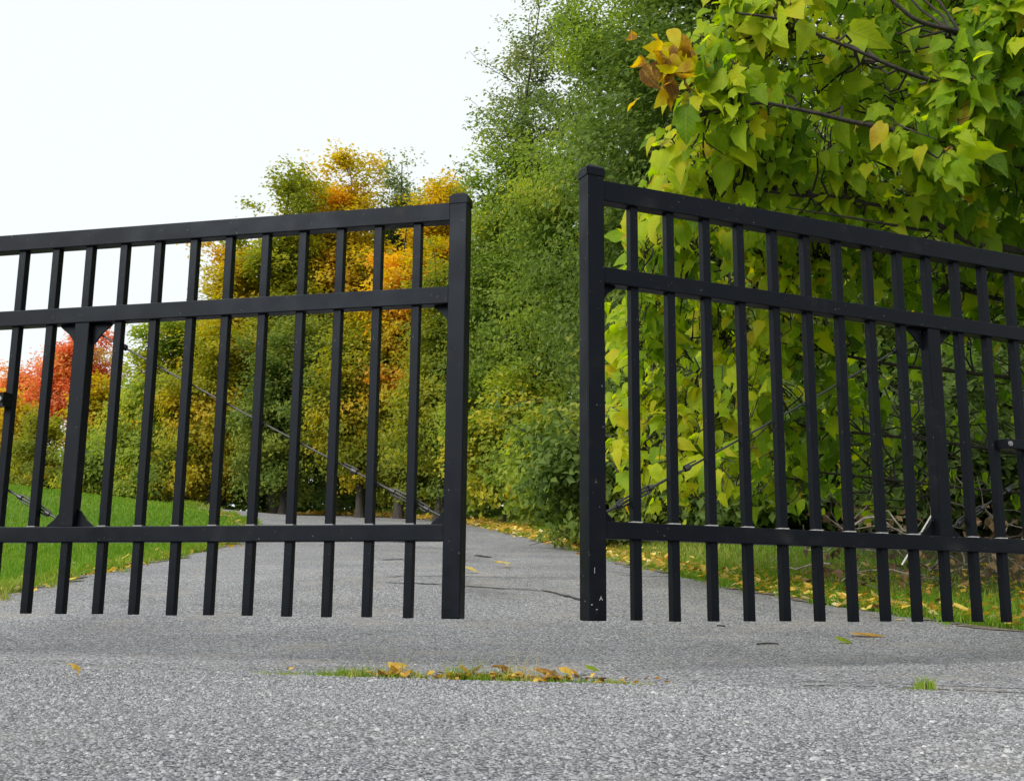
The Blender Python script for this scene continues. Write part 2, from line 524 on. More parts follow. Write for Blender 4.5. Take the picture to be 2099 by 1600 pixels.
def spaced(a, b, n, p):
    t = np.linspace(-1, 1, n)
    return (a + b) / 2 + (b - a) / 2 * np.sign(t) * np.abs(t) ** p

def wood_floor(x, y):
    # soil under the trees to the right and behind the road
    xe = np.interp(y, re_[:, 1], re_[:, 0])
    r = sstep(1.6, 2.6, x - xe) * (y > 3.5)
    return np.maximum(r, sstep(33.5, 36, y) * (x > -40)) * 0.9

gx = np.concatenate([-np.geomspace(700, 62, 12), np.linspace(-60, -12, 40)[:-1], np.linspace(-12, 9, 90), np.linspace(9, 60, 40)[1:], np.geomspace(62, 700, 12)])
gy = np.concatenate([-np.geomspace(700, 20, 12), np.linspace(-18, 2, 16), np.linspace(2.4, 34, 160), np.linspace(34.6, 80, 40), np.geomspace(84, 900, 16)])
g = link('ground', grid_mesh('ground', gx, gy, lambda X, Y: ter(X, Y) - 0.03, wood_floor), M['ground'])
tag(g, kind='structure')

# the driveway: strips between the two edges, following the rise
NC = 14
tt = np.linspace(0, 1, NC)
dv = []
for i in range(NR):
    P = le_[i][None] * (1 - tt[:, None]) + re_[i][None] * tt[:, None]
    crown = 0.02 * (1 - (2 * tt - 1) ** 2)
    dv.append(np.stack([P[:, 0], P[:, 1], ter(P[:, 0], P[:, 1]) + 0.004 + crown * np.clip((P[:, 1] - 4) / 4, 0, 1)], 1))
dv = np.array(dv)
# near end: extend down to the joint with the apron
nxs = np.linspace(0, 1, NC)
first = dv[0]
rows = []
for s in np.linspace(0, 1, 12, endpoint=False):
    X = -9 + 18 * nxs
    A = np.stack([X, seam_y(X), np.full(NC, 0.004)], 1)
    rows.append(A * (1 - s) + first * s)
dv = np.concatenate([np.array(rows), dv], 0)
v = dv.reshape(-1, 3)
n0 = dv.shape[0]
i = np.arange(n0 - 1)[:, None] * NC + np.arange(NC - 1)[None]
f = np.stack([i, i + 1, i + NC + 1, i + NC], -1).reshape(-1, 4)
drv = link('driveway', mesh_np('driveway', v, f, 4, True), M['drive'])
tag(drv, kind='structure')

# the apron in front, 5 mm higher at the joint, with its aggregate as real relief close to the camera
def worley_relief(n_cell, dims):
    pass
ax = np.linspace(-9, 9, 60)
av, af = [], []
rowsA = np.linspace(0, 1, 40)
for s in rowsA:
    av.append(np.stack([ax, (seam_y(ax) - 0.012) * (1 - s) + (-14) * s, np.full(60, 0.010)], 1))
av = np.array(av).reshape(-1, 3)
i = np.arange(39)[:, None] * 60 + np.arange(59)[None]
f = np.stack([i, i + 60, i + 61, i + 1], -1).reshape(-1, 4)
apr = link('apron', mesh_np('apron', av, f, 4, True), M['apron'])
tag(apr, kind='structure')

# loose aggregate standing proud of the worn asphalt
def stones(name, n, region, size, parent, zoff, mat):
    x, y = region(n)
    n = len(x)
    base = np.array([[1, 0, 0], [.45, .85, 0.05], [-.6, .75, 0], [-1, -.1, .06], [-.35, -.9, 0], [.6, -.75, .03], [.25, .15, 1], [-.3, -.1, .9]], float)
    fb = np.array([[0, 1, 6], [1, 2, 6], [2, 7, 6], [2, 3, 7], [3, 4, 7], [4, 6, 7], [4, 5, 6], [5, 0, 6]])
    s = size * rng.lognormal(0, 0.35, n)
    a = rng.uniform(0, 2 * np.pi, n)
    asp = rng.uniform(0.6, 1.1, n)
    B = base[None] + rng.normal(0, 0.12, (n, 8, 3)) * np.array([1, 1, 0.35])
    bx = B[..., 0] * s[:, None]; by = B[..., 1] * (s * asp)[:, None]
    hz = B[..., 2] * (s * rng.uniform(0.35, 0.75, n))[:, None]
    X = bx * np.cos(a)[:, None] - by * np.sin(a)[:, None] + x[:, None]
    Y = bx * np.sin(a)[:, None] + by * np.cos(a)[:, None] + y[:, None]
    Z = ter(X, Y) + zoff + hz - 0.0008
    v = np.stack([X, Y, Z], -1).reshape(-1, 3)
    f = (fb[None] + (np.arange(n) * 8)[:, None, None]).reshape(-1, 3)
    tone = np.repeat(rng.uniform(0, 1, n), len(fb))
    o = link(name, mesh_np(name, v, f, 3, False, {'tone': tone}), mat, parent)
    tag(o, kind='stuff')
    return o

def stone_mat():
    m, nt, out = new_mat('aggregate')
    a = N(nt, 'ShaderNodeAttribute', attribute_name='tone')
    rp = ramp(nt, [(0, (0.11, 0.113, 0.122)), (0.3, (0.19, 0.194, 0.21)), (0.75, (0.25, 0.254, 0.27)), (0.96, (0.31, 0.315, 0.33)), (1, (0.42, 0.42, 0.42))])
    pb = N(nt, 'ShaderNodeBsdfPrincipled'); pb.inputs['Roughness'].default_value = 0.75; pb.inputs['Specular IOR Level'].default_value = 0.3
    nt.links.new(a.outputs['Fac'], rp.inputs[0])
    nt.links.new(rp.outputs[0], pb.inputs['Base Color'])
    nt.links.new(pb.outputs[0], out.inputs[0])
    return m
M['stone'] = stone_mat()

def reg_apron(n):
    y = 1.1 + (3.35 - 1.1) * rng.uniform(0, 1, n)
    x = rng.uniform(-1, 1, n) * (0.55 * y + 0.35)
    k = y < seam_y(x) - 0.02
    return x[k], y[k]
def reg_drive(n):
    y = 2.2 + 4.2 * rng.uniform(0, 1, n)
    x = rng.uniform(-1, 1, n) * (0.55 * y + 0.35)
    k = y > seam_y(x) + 0.02
    return x[k], y[k]
stones('aggregate', 150000, reg_apron, 0.0025, apr, 0.010, M['stone'])
stones('aggregate', 46000, reg_drive, 0.0024, drv, 0.0045, M['stone'])

# ragged dirt washed over the pavement edges
M['dirt'] = plain_mat('edge_dirt', (0.17, 0.15, 0.125), 0.95, 0.1, 0.6, 40)
def dirt_edge(E_, side, k0, k1):
    m = 900
    kk = np.linspace(k0, k1, m)
    ex = np.interp(kk, np.arange(NR), E_[:, 0]); ey = np.interp(kk, np.arange(NR), E_[:, 1])
    wd = np.clip(-0.06 + 0.2 * np.abs(np.sin(kk * 0.9 + np.sin(kk * 2.3)) * np.sin(kk * 0.41 + 1)) + rng.normal(0, 0.018, m), -0.1, 0.3)
    a = np.stack([ex + side * wd, ey], 1); b = np.stack([ex - side * 0.25, ey], 1)
    za = ter(a[:, 0], a[:, 1]) + 0.0075 + 0.02 * 0.2 * np.clip((a[:, 1] - 4) / 4, 0, 1); zb = ter(b[:, 0], b[:, 1]) + 0.006
    i = np.arange(m - 1)
    v = np.concatenate([np.c_[a, za], np.c_[b, zb]])
    q = np.stack([i, i + 1, i + m + 1, i + m], 1)
    link('edge_dirt', mesh_np('edge_dirt', v, q if side < 0 else q[:, ::-1], 4, True), M['dirt'], drv)
dirt_edge(le_, 1, 0, 80)
dirt_edge(re_, -1, 0, 90)

# cracks in the driveway (narrow tar-dark ribbons)
def ground_hit(px, py):
    x, y, z = ray(px, py)
    s = np.linspace(1.0, 60, 6000)
    d = CAM_H + z * s - ter(x * s, y * s)
    k = np.argmax(d < 0)
    return np.array([x * s[k], y * s[k]])
def crack(pts, w, up=0.0, jit=0.012):
    p = resample([ground_hit(*q) for q in pts], 40)
    p[:, 1] += rng.normal(0, jit, 40)
    t = np.gradient(p, axis=0)
    nrm = np.stack([-t[:, 1], t[:, 0]], 1) / (np.linalg.norm(t, axis=1)[:, None] + 1e-9)
    ww = w * rng.uniform(0.3, 1.2, 40)[:, None]
    ww[0] = ww[-1] = 0.001
    a, b = p - nrm * ww, p + nrm * ww
    def lift(q): return ter(q[:, 0], q[:, 1]) + 0.0085 + up + 0.02 * np.clip((q[:, 1] - 4) / 4, 0, 1)
    v = np.concatenate([np.c_[a, lift(a)], np.c_[b, lift(b)]])
    i = np.arange(39)
    o = link('crack', mesh_np('crack', v, np.stack([i, i + 1, i + 41, i + 40], 1), 4), M['crack'], drv)
crack([(778, 1189), (900, 1187), (1040, 1190), (1190, 1192)], 0.014)
crack([(790, 1201), (880, 1204), (1000, 1211), (1110, 1217), (1150, 1225), (1200, 1238)], 0.02)
crack([(1255, 1180), (1330, 1183), (1400, 1180)], 0.022)
crack([(782, 1153), (850, 1151)], 0.03)
crack([(975, 1143), (1005, 1147)], 0.04)
crack([(800, 1114), (850, 1116)], 0.05)
crack([(1640, 1408), (1780, 1410), (1900, 1415), (2000, 1419), (2110, 1424)], 0.014, 0.0045, 0.003)
# the joint itself, a soil-filled gap
jx = np.linspace(-6, 6, 200)
jy = seam_y(jx)
jw = 0.010 + 0.006 * rng.uniform(-1, 1, 200) + 0.03 * np.exp(-((jx + 0.15) / 0.4) ** 4) * rng.uniform(0.3, 1.2, 200)
jz = np.full(200, 0.0065)
v = np.concatenate([np.stack([jx, jy - 0.014 - jw * 0.3, jz + 0.004], 1), np.stack([jx, jy + jw, jz], 1)])
i = np.arange(199)
link('joint', mesh_np('joint', v, np.stack([i, i + 1, i + 201, i + 200], 1), 4), M['soil'], drv)

# ------------------------------------------------------------------ gates
def poly_prism(name, pts, y0, y1):
    n = len(pts)
    v = [(x, y0, z) for x, z in pts] + [(x, y1, z) for x, z in pts]
    fl = list(range(n)) + list(range(2 * n - 1, n - 1, -1))
    tot = [n, n]
    for i in range(n):
        j = (i + 1) % n
        fl += [i, i + n, j + n, j]; tot.append(4)
    me = mesh_np(name, np.array(v), fl, tot)
    bm = bmesh.new(); bm.from_mesh(me)
    bmesh.ops.recalc_face_normals(bm, faces=bm.faces[:])
    bm.to_mesh(me); bm.free()
    return me

PW, RW, KW = 0.0285, 0.023, 0.0133      # half widths: post, rail, picket
def make_gate(name, label, base, rz, t0, zs, sb, ptop, far):
    """zs: picket bottom, then bottom/top of the three rails; sb: +1/-1 local y of the side away from the camera"""
    G = empty(name, (base[0], base[1], 0), rz)
    tag(G, label, 'gate')
    zb, b0, b1, m0, m1, u0, u1 = zs
    pc = t0 - 0.139                              # the end stile's centre
    L = t0 + 0.13 * 19
    mid = t0 + 0.13 * 9
    # end stile and hinge stile with low pyramid caps
    for t in (pc, L + 0.02):
        o = link('end_stile', box_mesh('end_stile', t - PW, t + PW, -PW, PW, zb, ptop, 0.004, 3), M['paint'], G)
        bm = bmesh.new()
        e = PW + 0.0025
        ring = lambda h, s: [bm.verts.new((t + s * a, s * b, h)) for a, b in ((-1, -1), (1, -1), (1, 1), (-1, 1))]
        r1, r2, r3 = ring(ptop - 0.022, e), ring(ptop + 0.004, e), ring(ptop + 0.016, e * 0.62)
        top = bm.verts.new((t, 0, ptop + 0.022))
        for a, b in ((r1, r2), (r2, r3)):
            for k in range(4): bm.faces.new((a[k], a[(k + 1) % 4], b[(k + 1) % 4], b[k]))
        for k in range(4): bm.faces.new((r3[k], r3[(k + 1) % 4], top))
        bm.faces.new(r1[::-1])
        bmesh.ops.bevel(bm, geom=[x for x in bm.edges if x.calc_length() > 0.01], offset=0.0018, segments=2, affect='EDGES')
        me = bpy.data.meshes.new('stile_cap'); bm.to_mesh(me); bm.free()
        link('cap', me, M['paint'], o)
    x0, x1 = pc + PW - 0.001, L + 0.02 - PW + 0.001
    for nm, a, b in (('bottom_rail', b0, b1), ('middle_rail', m0, m1), ('top_rail', u0, u1)):
        link(nm, box_mesh(nm, x0, x1, -RW, RW, a, b, 0.003), M['paint'], G)
    # mid stile between bottom and middle rail
    link('middle_stile', box_mesh('middle_stile', mid - 0.027, mid + 0.027, -RW + 0.003, RW - 0.003, b1 - 0.001, m0 + 0.001, 0.003), M['paint'], G)
    # pickets: one mesh shared by all; at the mid stile only the stubs above and below show
    full = box_mesh('picket', -KW, KW, -KW, KW, zb, u0 + 0.002, 0.002)
    full.materials.append(M['paint'])
    rsm = random.Random(len(label))
    for i in range(19):
        o = link('picket', full, None, G)
        o.location = (t0 + 0.13 * i + rsm.uniform(-0.0012, 0.0012), 0, rsm.uniform(-0.0015, 0.0015))
    # pale collars where the pickets pass the bottom rail
    col = box_mesh('collar', -0.0155, 0.0155, -0.017, 0.017, b1 - 0.001, b1 + 0.0032, 0.0008)
    col.materials.append(M['pale'] if far else M['steel'])
    for i in range(19):
        if i == 9: continue
        o = link('picket_collar', col, None, G)
        o.location = (t0 + 0.13 * i, 0, 0)
    # gussets
    def gusset(cx, cz, sx, sz, s=0.072):
        pts = [(cx, cz), (cx + sx * s, cz), (cx + sx * s * 0.93, cz + sz * s * 0.12), (cx + sx * s * 0.5, cz + sz * s * 0.45), (cx + sx * s * 0.14, cz + sz * s * 0.92), (cx, cz + sz * s)]
        link('gusset', poly_prism('gusset', pts, -0.004 + sb * 0.008, 0.004 + sb * 0.008), M['paint'], G)
    gusset(mid + 0.027, m0 + 0.001, 1, -1); gusset(mid - 0.027, m0 + 0.001, -1, -1)
    gusset(mid + 0.027, b1 - 0.001, 1, 1, 0.06); gusset(mid - 0.027, b1 - 0.001, -1, 1, 0.06)
    gusset(pc + PW, b1 - 0.001, 1, 1, 0.05); gusset(pc + PW, m0 + 0.001, 1, -1, 0.055)
    gusset(L + 0.02 - PW, m0, -1, -1); gusset(L + 0.02 - PW, b1, -1, 1)
    # diagonal truss cables behind the pickets with turnbuckles and clamps
    yb = sb * 0.0205
    def cable(xa, za, xb, zb_, tb):
        a, b = np.array([xa, yb, za]), np.array([xb, yb, zb_])
        d = b - a; ln = np.linalg.norm(d); d /= ln
        sag = lambda s: a + d * s + np.array([0, 0, -0.006 * math.sin(math.pi * s / ln)])
        c = link('truss_cable', tubes('truss_cable', [([sag(s) for s in np.linspace(0, ln, 24)], [0.0036] * 24)], 6), M['blacksteel'], G)
        s0 = tb
        nrm = np.array([-d[2], 0, d[0]])
        pth = []
        for sgn in (-1, 1):
            pth.append(([sag(s0) + nrm * sgn * 0.002, sag(s0 + 0.012) + nrm * sgn * 0.0095, sag(s0 + 0.13) + nrm * sgn * 0.0095, sag(s0 + 0.142) + nrm * sgn * 0.002], [0.0032] * 4))
        for q in (s0 + 0.004, s0 + 0.128):
            pth.append(([sag(q), sag(q + 0.016)], [0.0085, 0.0085]))
        pth.append(([sag(s0 - 0.055), sag(s0 + 0.045)], [0.0042, 0.0042]))
        pth.append(([sag(s0 + 0.10), sag(s0 + 0.2)], [0.0042, 0.0042]))
        link('turnbuckle', tubes('turnbuckle', pth, 7), M['blacksteel'], c)
        for q in (s0 + 0.27, ln - 0.11):
            link('cable_clamp', tubes('cable_clamp', [([sag(q), sag(q + 0.014), sag(q + 0.024)], [0.009, 0.010, 0.006]), ([sag(q) + nrm * 0.01, sag(q + 0.05) + nrm * 0.008], [0.0025, 0.0025])], 6), M['blacksteel'], c)
        return c
    cable(pc + PW + 0.004, b1 + 0.018, mid - 0.05, m0 - 0.035, 0.06)
    cable(mid + 0.04, b1 + 0.02, L - 0.03, m0 - 0.035, 0.05)
    # bracket of the gate opener, bolted across the pickets of the second bay
    br = link('opener_bracket', box_mesh('opener_bracket', t0 + 0.13 * (10.92 if not far else 11.0), L - 0.05, -sb * 0.052, -sb * 0.0125, *( (0.83, 0.872) if not far else (0.735, 0.768)), 0.003), M['paint'], G)
    for q in (11.02, 15.0):
        qx = t0 + 0.13 * (q if not far else q + 0.12)
        zc = 0.851 if not far else 0.751
        link('bolt', tubes('bolt', [([(qx, -sb * 0.05, zc), (qx, -sb * 0.058, zc), (qx, -sb * 0.0585, zc)], [0.009, 0.009, 0.002])], 6, False), M['steel'], br)
    return G, pc, L

gl, lpc, lL = make_gate('gate_leaf', 'black metal picket gate leaf on the left, lower of the two, lawn seen through it', (-0.1953, 3.343), math.radians(180 - 13.13), 0.1107,
          (0.150, 0.377, 0.427, 1.108, 1.163, 1.3775, 1.4365), -1, 1.451, False)
gr, rpc, rL = make_gate('gate_leaf', 'black metal picket gate leaf on the right, taller, in front of the broad-leaved tree', (0.2638, 3.1888), math.radians(23.55), 0.1069,
          (0.1505, 0.380, 0.429, 1.133, 1.183, 1.390, 1.454), 1, 1.484, True)

# paint chips low on the right leaf's end stile
def chip(x, z, pts):
    p = [(x + a, z + b) for a, b in pts]
    link('paint_chip', poly_prism('paint_chip', p, -PW - 0.0004, -PW + 0.0002), M['chip'], gr)
chip(rpc + 0.010, 0.215, [(-.0008, .004), (.0008, .004), (.001, 0), (.006, -.007), (.004, -.0078), (0, -.0025), (-.004, -.0078), (-.006, -.007), (-.001, 0)])
chip(rpc - 0.010, 0.290, [(-.0009, -.008), (.0009, -.008), (.0007, 0), (.0012, .008), (-.0006, .007)])
chip(rpc - 0.019, 0.195, [(-.003, 0), (0, -.002), (.003, .001), (0, .002)])
chip(rpc - 0.004, 0.182, [(-.003, 0), (0, -.0016), (.004, .0005), (0, .0015)])

# the hinge posts, set in the ground just beyond the picture's edges
def hinge_post(label, G, base, rz, L):
    d = Vector((math.cos(rz), math.sin(rz), 0))
    p = Vector((base[0], base[1], 0)) + d * (L + 0.15)
    E_ = empty('hinge_post', (p.x, p.y, float(ter(p.x, p.y))), rz)
    tag(E_, label, 'gate post')
    link('shaft', box_mesh('shaft', -0.05, 0.05, -0.05, 0.05, -0.1, 1.75, 0.005), M['paint'], E_)
    link('cap', box_mesh('cap', -0.056, 0.056, -0.056, 0.056, 1.75, 1.785, 0.008), M['paint'], E_)
    for z in (0.35, 1.25):
        link('hinge', tubes('hinge', [([(-0.075, 0, z), (-0.075, 0, z + 0.09)], [0.014, 0.014]), ([(-0.1, 0, z + 0.045), (-0.045, 0, z + 0.045)], [0.011, 0.011])], 8), M['steel'], E_)
hinge_post('thick black hinge post carrying the left gate leaf', gl, (-0.1953, 3.343), math.radians(180 - 13.13), lL)
hinge_post('thick black hinge post carrying the right gate leaf', gr, (0.2638, 3.1888), math.radians(23.55), rL)

# ------------------------------------------------------------------ leaves and trees
def rand_dirs(n, up=0.0):
    d = rng.normal(0, 1, (n, 3))
    d[:, 2] += up
    return d / (np.linalg.norm(d, axis=1)[:, None] + 1e-9)

def leaf_quads(pos, size, nrm_bias, tone):
    """folded rhombic leaves: 4 verts, 2 triangles each"""
    n = len(pos)
    nrm = rng.normal(0, 0.55, (n, 3)) + nrm_bias
    nrm /= np.linalg.norm(nrm, axis=1)[:, None] + 1e-9
    d = rng.normal(0, 1, (n, 3)); d[:, 2] -= 0.5
    d -= (d * nrm).sum(1)[:, None] * nrm
    d /= np.linalg.norm(d, axis=1)[:, None] + 1e-9
    w = np.cross(nrm, d)
    s = size * rng.uniform(0.65, 1.3, n)
    a = pos
    b = pos + (d * 0.5 + w * 0.32 + nrm * 0.1) * s[:, None]
    c = pos + (d * 1.0 - nrm * 0.08) * s[:, None]
    e = pos + (d * 0.5 - w * 0.32 + nrm * 0.1) * s[:, None]
    v = np.stack([a, b, c, e], 1).reshape(-1, 3)
    i = np.arange(n) * 4
    f = np.stack([np.stack([i, i + 1, i + 2], 1), np.stack([i, i + 2, i + 3], 1)], 1).reshape(-1, 3)
    return v, f, np.repeat(tone, 2)

def wob_path(a, b, n, amp, droop=0.0):
    t = np.linspace(0, 1, n)
    p = a[None] * (1 - t[:, None]) + b[None] * t[:, None]
    L = np.linalg.norm(b - a)
    k = rng.normal(0, amp * L, (3, 3))
    for m in range(3):
        p += np.sin((m + 1) * np.pi * t)[:, None] * k[m][None] / (m + 1)
    p[:, 2] += droop * L * np.sin(np.pi * t) 
    return p

def tree(name, label, x, y, H, crown, nleaf, size, mat, tones=(0.35, 0.2), gold=None, trunk_r=0.12, bark='bark_dark', wisps=10, clump=0.55, ncl=60, flat=0.65, base_z=None, trunk_lean=(0, 0), cat='tree', group=None):
    """crown: list of ellipsoids (dx, dy, z, rx, ry, rz) relative to the base; tones: mean, spread"""
    z0 = float(ter(x, y)) - 0.04 if base_z is None else base_z
    T = empty(name, (x, y, z0))
    tag(T, label, cat, group)
    crown = np.array(crown, float)
    vol = np.cbrt(crown[:, 3] * crown[:, 4] * crown[:, 5]) ** 2
    which = rng.choice(len(crown), ncl, p=vol / vol.sum())
    u = rand_dirs(ncl)
    r = rng.uniform(0.25, 1.0, ncl) ** 0.55
    cc = crown[which, :3] + u * r[:, None] * crown[which, 3:]
    # skeleton
    top = np.array([trunk_lean[0], trunk_lean[1], H * 0.93])
    tp = wob_path(np.zeros(3), top, 14, 0.02)
    tr = trunk_r * (1 - np.linspace(0, 1, 14) ** 0.8 * 0.88)
    tr[0] *= 1.35
    paths = [(tp, tr)]
    allpts = [tp[3:]]
    order = np.argsort(np.linalg.norm(cc[:, :2], axis=1))
    for q in order:
        c = cc[q]
        P = np.concatenate(allpts)
        cost = np.linalg.norm(P - c, axis=1) + 0.9 * np.maximum(0, P[:, 2] - c[2] + 0.35 * np.linalg.norm((P - c)[:, :2], axis=1))
        s = P[np.argmin(cost)]
        pa = wob_path(s, c, 8, 0.05, -0.04)
        ln = np.linalg.norm(c - s)
        paths.append((pa, np.linspace(min(trunk_r * 0.35, 0.014 + 0.016 * ln), 0.006, 8)))
        allpts.append(pa[3:])
    # wisps: thin shoots reaching out of the crown, few leaves on each
    wpos, wt_ = [], []
    for k in range(wisps):
        q = rng.integers(ncl)
        out = (cc[q] - crown[which[q], :3]) / crown[which[q], 3:]
        out = out / (np.linalg.norm(out) + 1e-6) + rng.normal(0, 0.35, 3) + np.array([0, 0, 0.35])
        e = cc[q] + out / np.linalg.norm(out) * rng.uniform(0.6, 1.5) * clump * 2.0
        pa = wob_path(cc[q], e, 7, 0.08)
        paths.append((pa, np.linspace(0.009, 0.003, 7)))
        m = rng.integers(30, 90)
        tpar = rng.uniform(0.1, 1, m)
        wp = np.stack([np.interp(tpar, np.linspace(0, 1, 7), pa[:, j]) for j in range(3)], 1) + rng.normal(0, 0.11 * clump / 0.55, (m, 3))
        wpos.append(wp)
        wt_.append(np.full(m, tones[0]))
    # leaves
    per = rng.dirichlet(np.full(ncl, 3.0)) * nleaf
    pos, tone = [], []
    ctone = rng.normal(tones[0], tones[1], ncl)
    if gold is not None:
        for (dx, dz, rad, tn) in gold:
            near = np.hypot(cc[:, 0] - dx, cc[:, 2] - dz) < rad
            ctone[near] = tn + rng.normal(0, 0.05, near.sum())
    for q in range(ncl):
        m = int(per[q])
        # sub-clumps give light and dark tufts
        ns = max(3, int(5 * clump / 0.5))
        sc = rng.normal(0, 0.62, (ns, 3)) * clump * np.array([1, 1, flat])
        w = rng.integers(0, ns, m)
        p = cc[q] + sc[w] + rng.normal(0, 0.36, (m, 3)) * clump * np.array([1, 1, flat])
        pos.append(p)
        tone.append(ctone[q] + rng.normal(0, 0.09, m) + (rng.uniform(size=m) < 0.03) * 0.25)
    pos = np.concatenate(pos + wpos); tone = np.concatenate(tone + wt_)
    keep = pos[:, 2] > 0.06
    pos, tone = pos[keep], tone[keep]
    cen = np.array([0, 0, H * 0.45])
    out = pos - cen
    out /= np.linalg.norm(out, axis=1)[:, None] + 1e-6
    bias = out * 0.75 + np.array([0, -0.1, 0.6])
    v, f, tn = leaf_quads(pos, size, bias, np.clip(tone, 0.0, 1.0))
    link('trunk', tubes('trunk', paths, 5), M[bark], T)
    c = link('crown', mesh_np('crown', v, f, 3, False, {'tone': tn}), M[mat], T)
    tag(c, kind='stuff')
    return T

def zrel(px, py, Y, x, y):
    return at(px, py, Y)[2] - (float(ter(x, y)) - 0.04)

def tree_px(name, label, pxc, pyt, halfw, Y, nleaf, size, mat, pyb=1000, **kw):
    """a tree whose crown is centred where the photograph shows column pxc, its top at row pyt, half as wide as halfw pixels"""
    mid = at(pxc, (pyt + pyb) / 2, Y)
    x = mid[0]
    top = zrel(pxc, pyt - 14, Y, x, Y)
    bot = zrel(pxc, pyb, Y, x, Y)
    rx = halfw / FPX * Y
    h = top - bot
    lobes = [(0, 0, bot + h * 0.40, rx, rx * 0.85, h * 0.42), (rx * 0.12, 0, bot + h * 0.70, rx * 0.72, rx * 0.7, h * 0.30), (-rx * 0.25, 0, bot + h * 0.30, rx * 0.85, rx * 0.8, h * 0.32)]
    lobes = kw.pop('lobes', lobes)
    return tree(name, label, x, Y, top, lobes, nleaf, size, mat, **kw)

# --- the tall feathery green trees behind the gap
tree_px('locust_tree', 'tall feathery green tree rising out of the picture behind the gap between the gates', 1330, -190, 250, 19.0, 100000, 0.085, 'lf_green', pyb=900, ncl=190, clump=0.55, wisps=110, trunk_r=0.17, tones=(0.42, 0.17))
tree_px('locust_tree', 'slender wispy green tree with open top left of the gap, sky showing through', 1070, 190, 110, 22.0, 46000, 0.09, 'lf_green', pyb=900, ncl=100, clump=0.45, wisps=90, trunk_r=0.11, tones=(0.52, 0.16))
tree_px('locust_tree', 'thin open-crowned tree with small grey-green leaves high against the white sky', 1105, -40, 85, 22.0, 9000, 0.08, 'lf_grey', pyb=420, ncl=60, clump=0.42, wisps=40, trunk_r=0.1, tones=(0.5, 0.2))
tree_px('locust_tree', 'dense mid-green tree directly behind the open gap, lower crown', 1060, 420, 130, 22.5, 60000, 0.085, 'lf_green', pyb=1020, ncl=90, clump=0.6, wisps=20, tones=(0.36, 0.15))
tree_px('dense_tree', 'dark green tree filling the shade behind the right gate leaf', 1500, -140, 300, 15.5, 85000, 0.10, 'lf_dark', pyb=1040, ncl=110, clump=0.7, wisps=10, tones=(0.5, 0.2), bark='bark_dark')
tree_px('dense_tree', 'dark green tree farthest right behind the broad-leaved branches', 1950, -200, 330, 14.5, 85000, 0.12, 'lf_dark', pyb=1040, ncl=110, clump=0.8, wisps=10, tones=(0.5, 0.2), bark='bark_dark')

# --- the autumn wood to the left of the gap
tree_px('maple_tree', 'large golden-orange maple topping the wood left of the gap', 712, 318, 88, 30.0, 46000, 0.12, 'lf_gold', pyb=720, ncl=70, clump=0.55, wisps=22, tones=(0.5, 0.2))
tree_px('poplar_tree', 'olive green tree left of the golden maple, its top above the gate rail', 585, 345, 62, 29.0, 36000, 0.12, 'lf_olive', pyb=900, ncl=60, clump=0.55, wisps=18, tones=(0.32, 0.2))
tree_px('poplar_tree', 'slim grey-green tree right of the golden maple, tallest tip of the wood', 820, 295, 36, 31.0, 11000, 0.11, 'lf_grey', pyb=640, ncl=40, clump=0.42, wisps=22, tones=(0.4, 0.2))
tree_px('maple_tree', 'small bright yellow tree beside the top of the left gate stile', 897, 362, 34, 27.0, 17000, 0.10, 'lf_gold', pyb=560, ncl=34, clump=0.4, wisps=10, tones=(0.45, 0.12))
tree_px('poplar_tree', 'dark thin-leaved tree between the yellow tree and the tall green one', 925, 335, 36, 29.0, 7000, 0.11, 'lf_grey', pyb=700, ncl=34, clump=0.42, wisps=22, tones=(0.3, 0.15))
tree_px('maple_tree', 'orange maple column seen between the last pickets of the left gate leaf', 828, 440, 62, 25.2, 34000, 0.11, 'lf_gold', pyb=840, ncl=64, clump=0.48, wisps=14, tones=(0.55, 0.28))
tree_px('poplar_tree', 'yellow-green tree on the left slope of the wood, crown cut by the top rail', 475, 490, 66, 30.0, 44000, 0.12, 'lf_olive', pyb=930, ncl=66, clump=0.55, wisps=14, tones=(0.76, 0.16))
tree_px('poplar_tree', 'olive tree with dark green heart behind the middle of the left gate leaf', 640, 430, 95, 31.5, 56000, 0.12, 'lf_olive', pyb=960, ncl=80, clump=0.6, wisps=10, tones=(0.6, 0.25))
tree_px('dense_tree', 'dark green tree in front of the golden maple, behind the middle pickets', 590, 640, 70, 26.5, 32000, 0.10, 'lf_dark', pyb=1010, ncl=60, clump=0.5, wisps=8, tones=(0.7, 0.2))
tree_px('dense_tree', 'olive tree beside the orange column, low behind the left stile', 745, 640, 70, 25.5, 32000, 0.10, 'lf_olive', pyb=1010, ncl=56, clump=0.5, wisps=8, tones=(0.5, 0.25))
tree_px('dense_tree', 'olive-green tree close behind the left gate end stile', 905, 520, 60, 23.0, 38000, 0.09, 'lf_olive', pyb=1000, ncl=60, clump=0.5, wisps=8, tones=(0.22, 0.2))
tree_px('ash_tree', 'bright green tree beside the red maple, its top just under the middle rail', 335, 668, 70, 29.0, 44000, 0.12, 'lf_green', pyb=1000, ncl=64, clump=0.55, wisps=14, tones=(0.7, 0.16))
tree_px('ash_tree', 'yellow-green tree between the bright green one and the dark heart of the wood', 440, 640, 70, 28.0, 38000, 0.11, 'lf_olive', pyb=1000, ncl=60, clump=0.5, wisps=10, tones=(0.66, 0.22))
tree_px('maple_tree', 'red maple standing behind the left gate middle stile', 160, 698, 70, 38.0, 26000, 0.13, 'lf_red', pyb=860, ncl=56, clump=0.55, wisps=22, tones=(0.55, 0.25))
tree_px('maple_tree', 'small orange-red tree at the left edge of the picture', 30, 770, 45, 40.0, 14000, 0.13, 'lf_red', pyb=880, ncl=30, clump=0.5, wisps=8, tones=(0.75, 0.12))
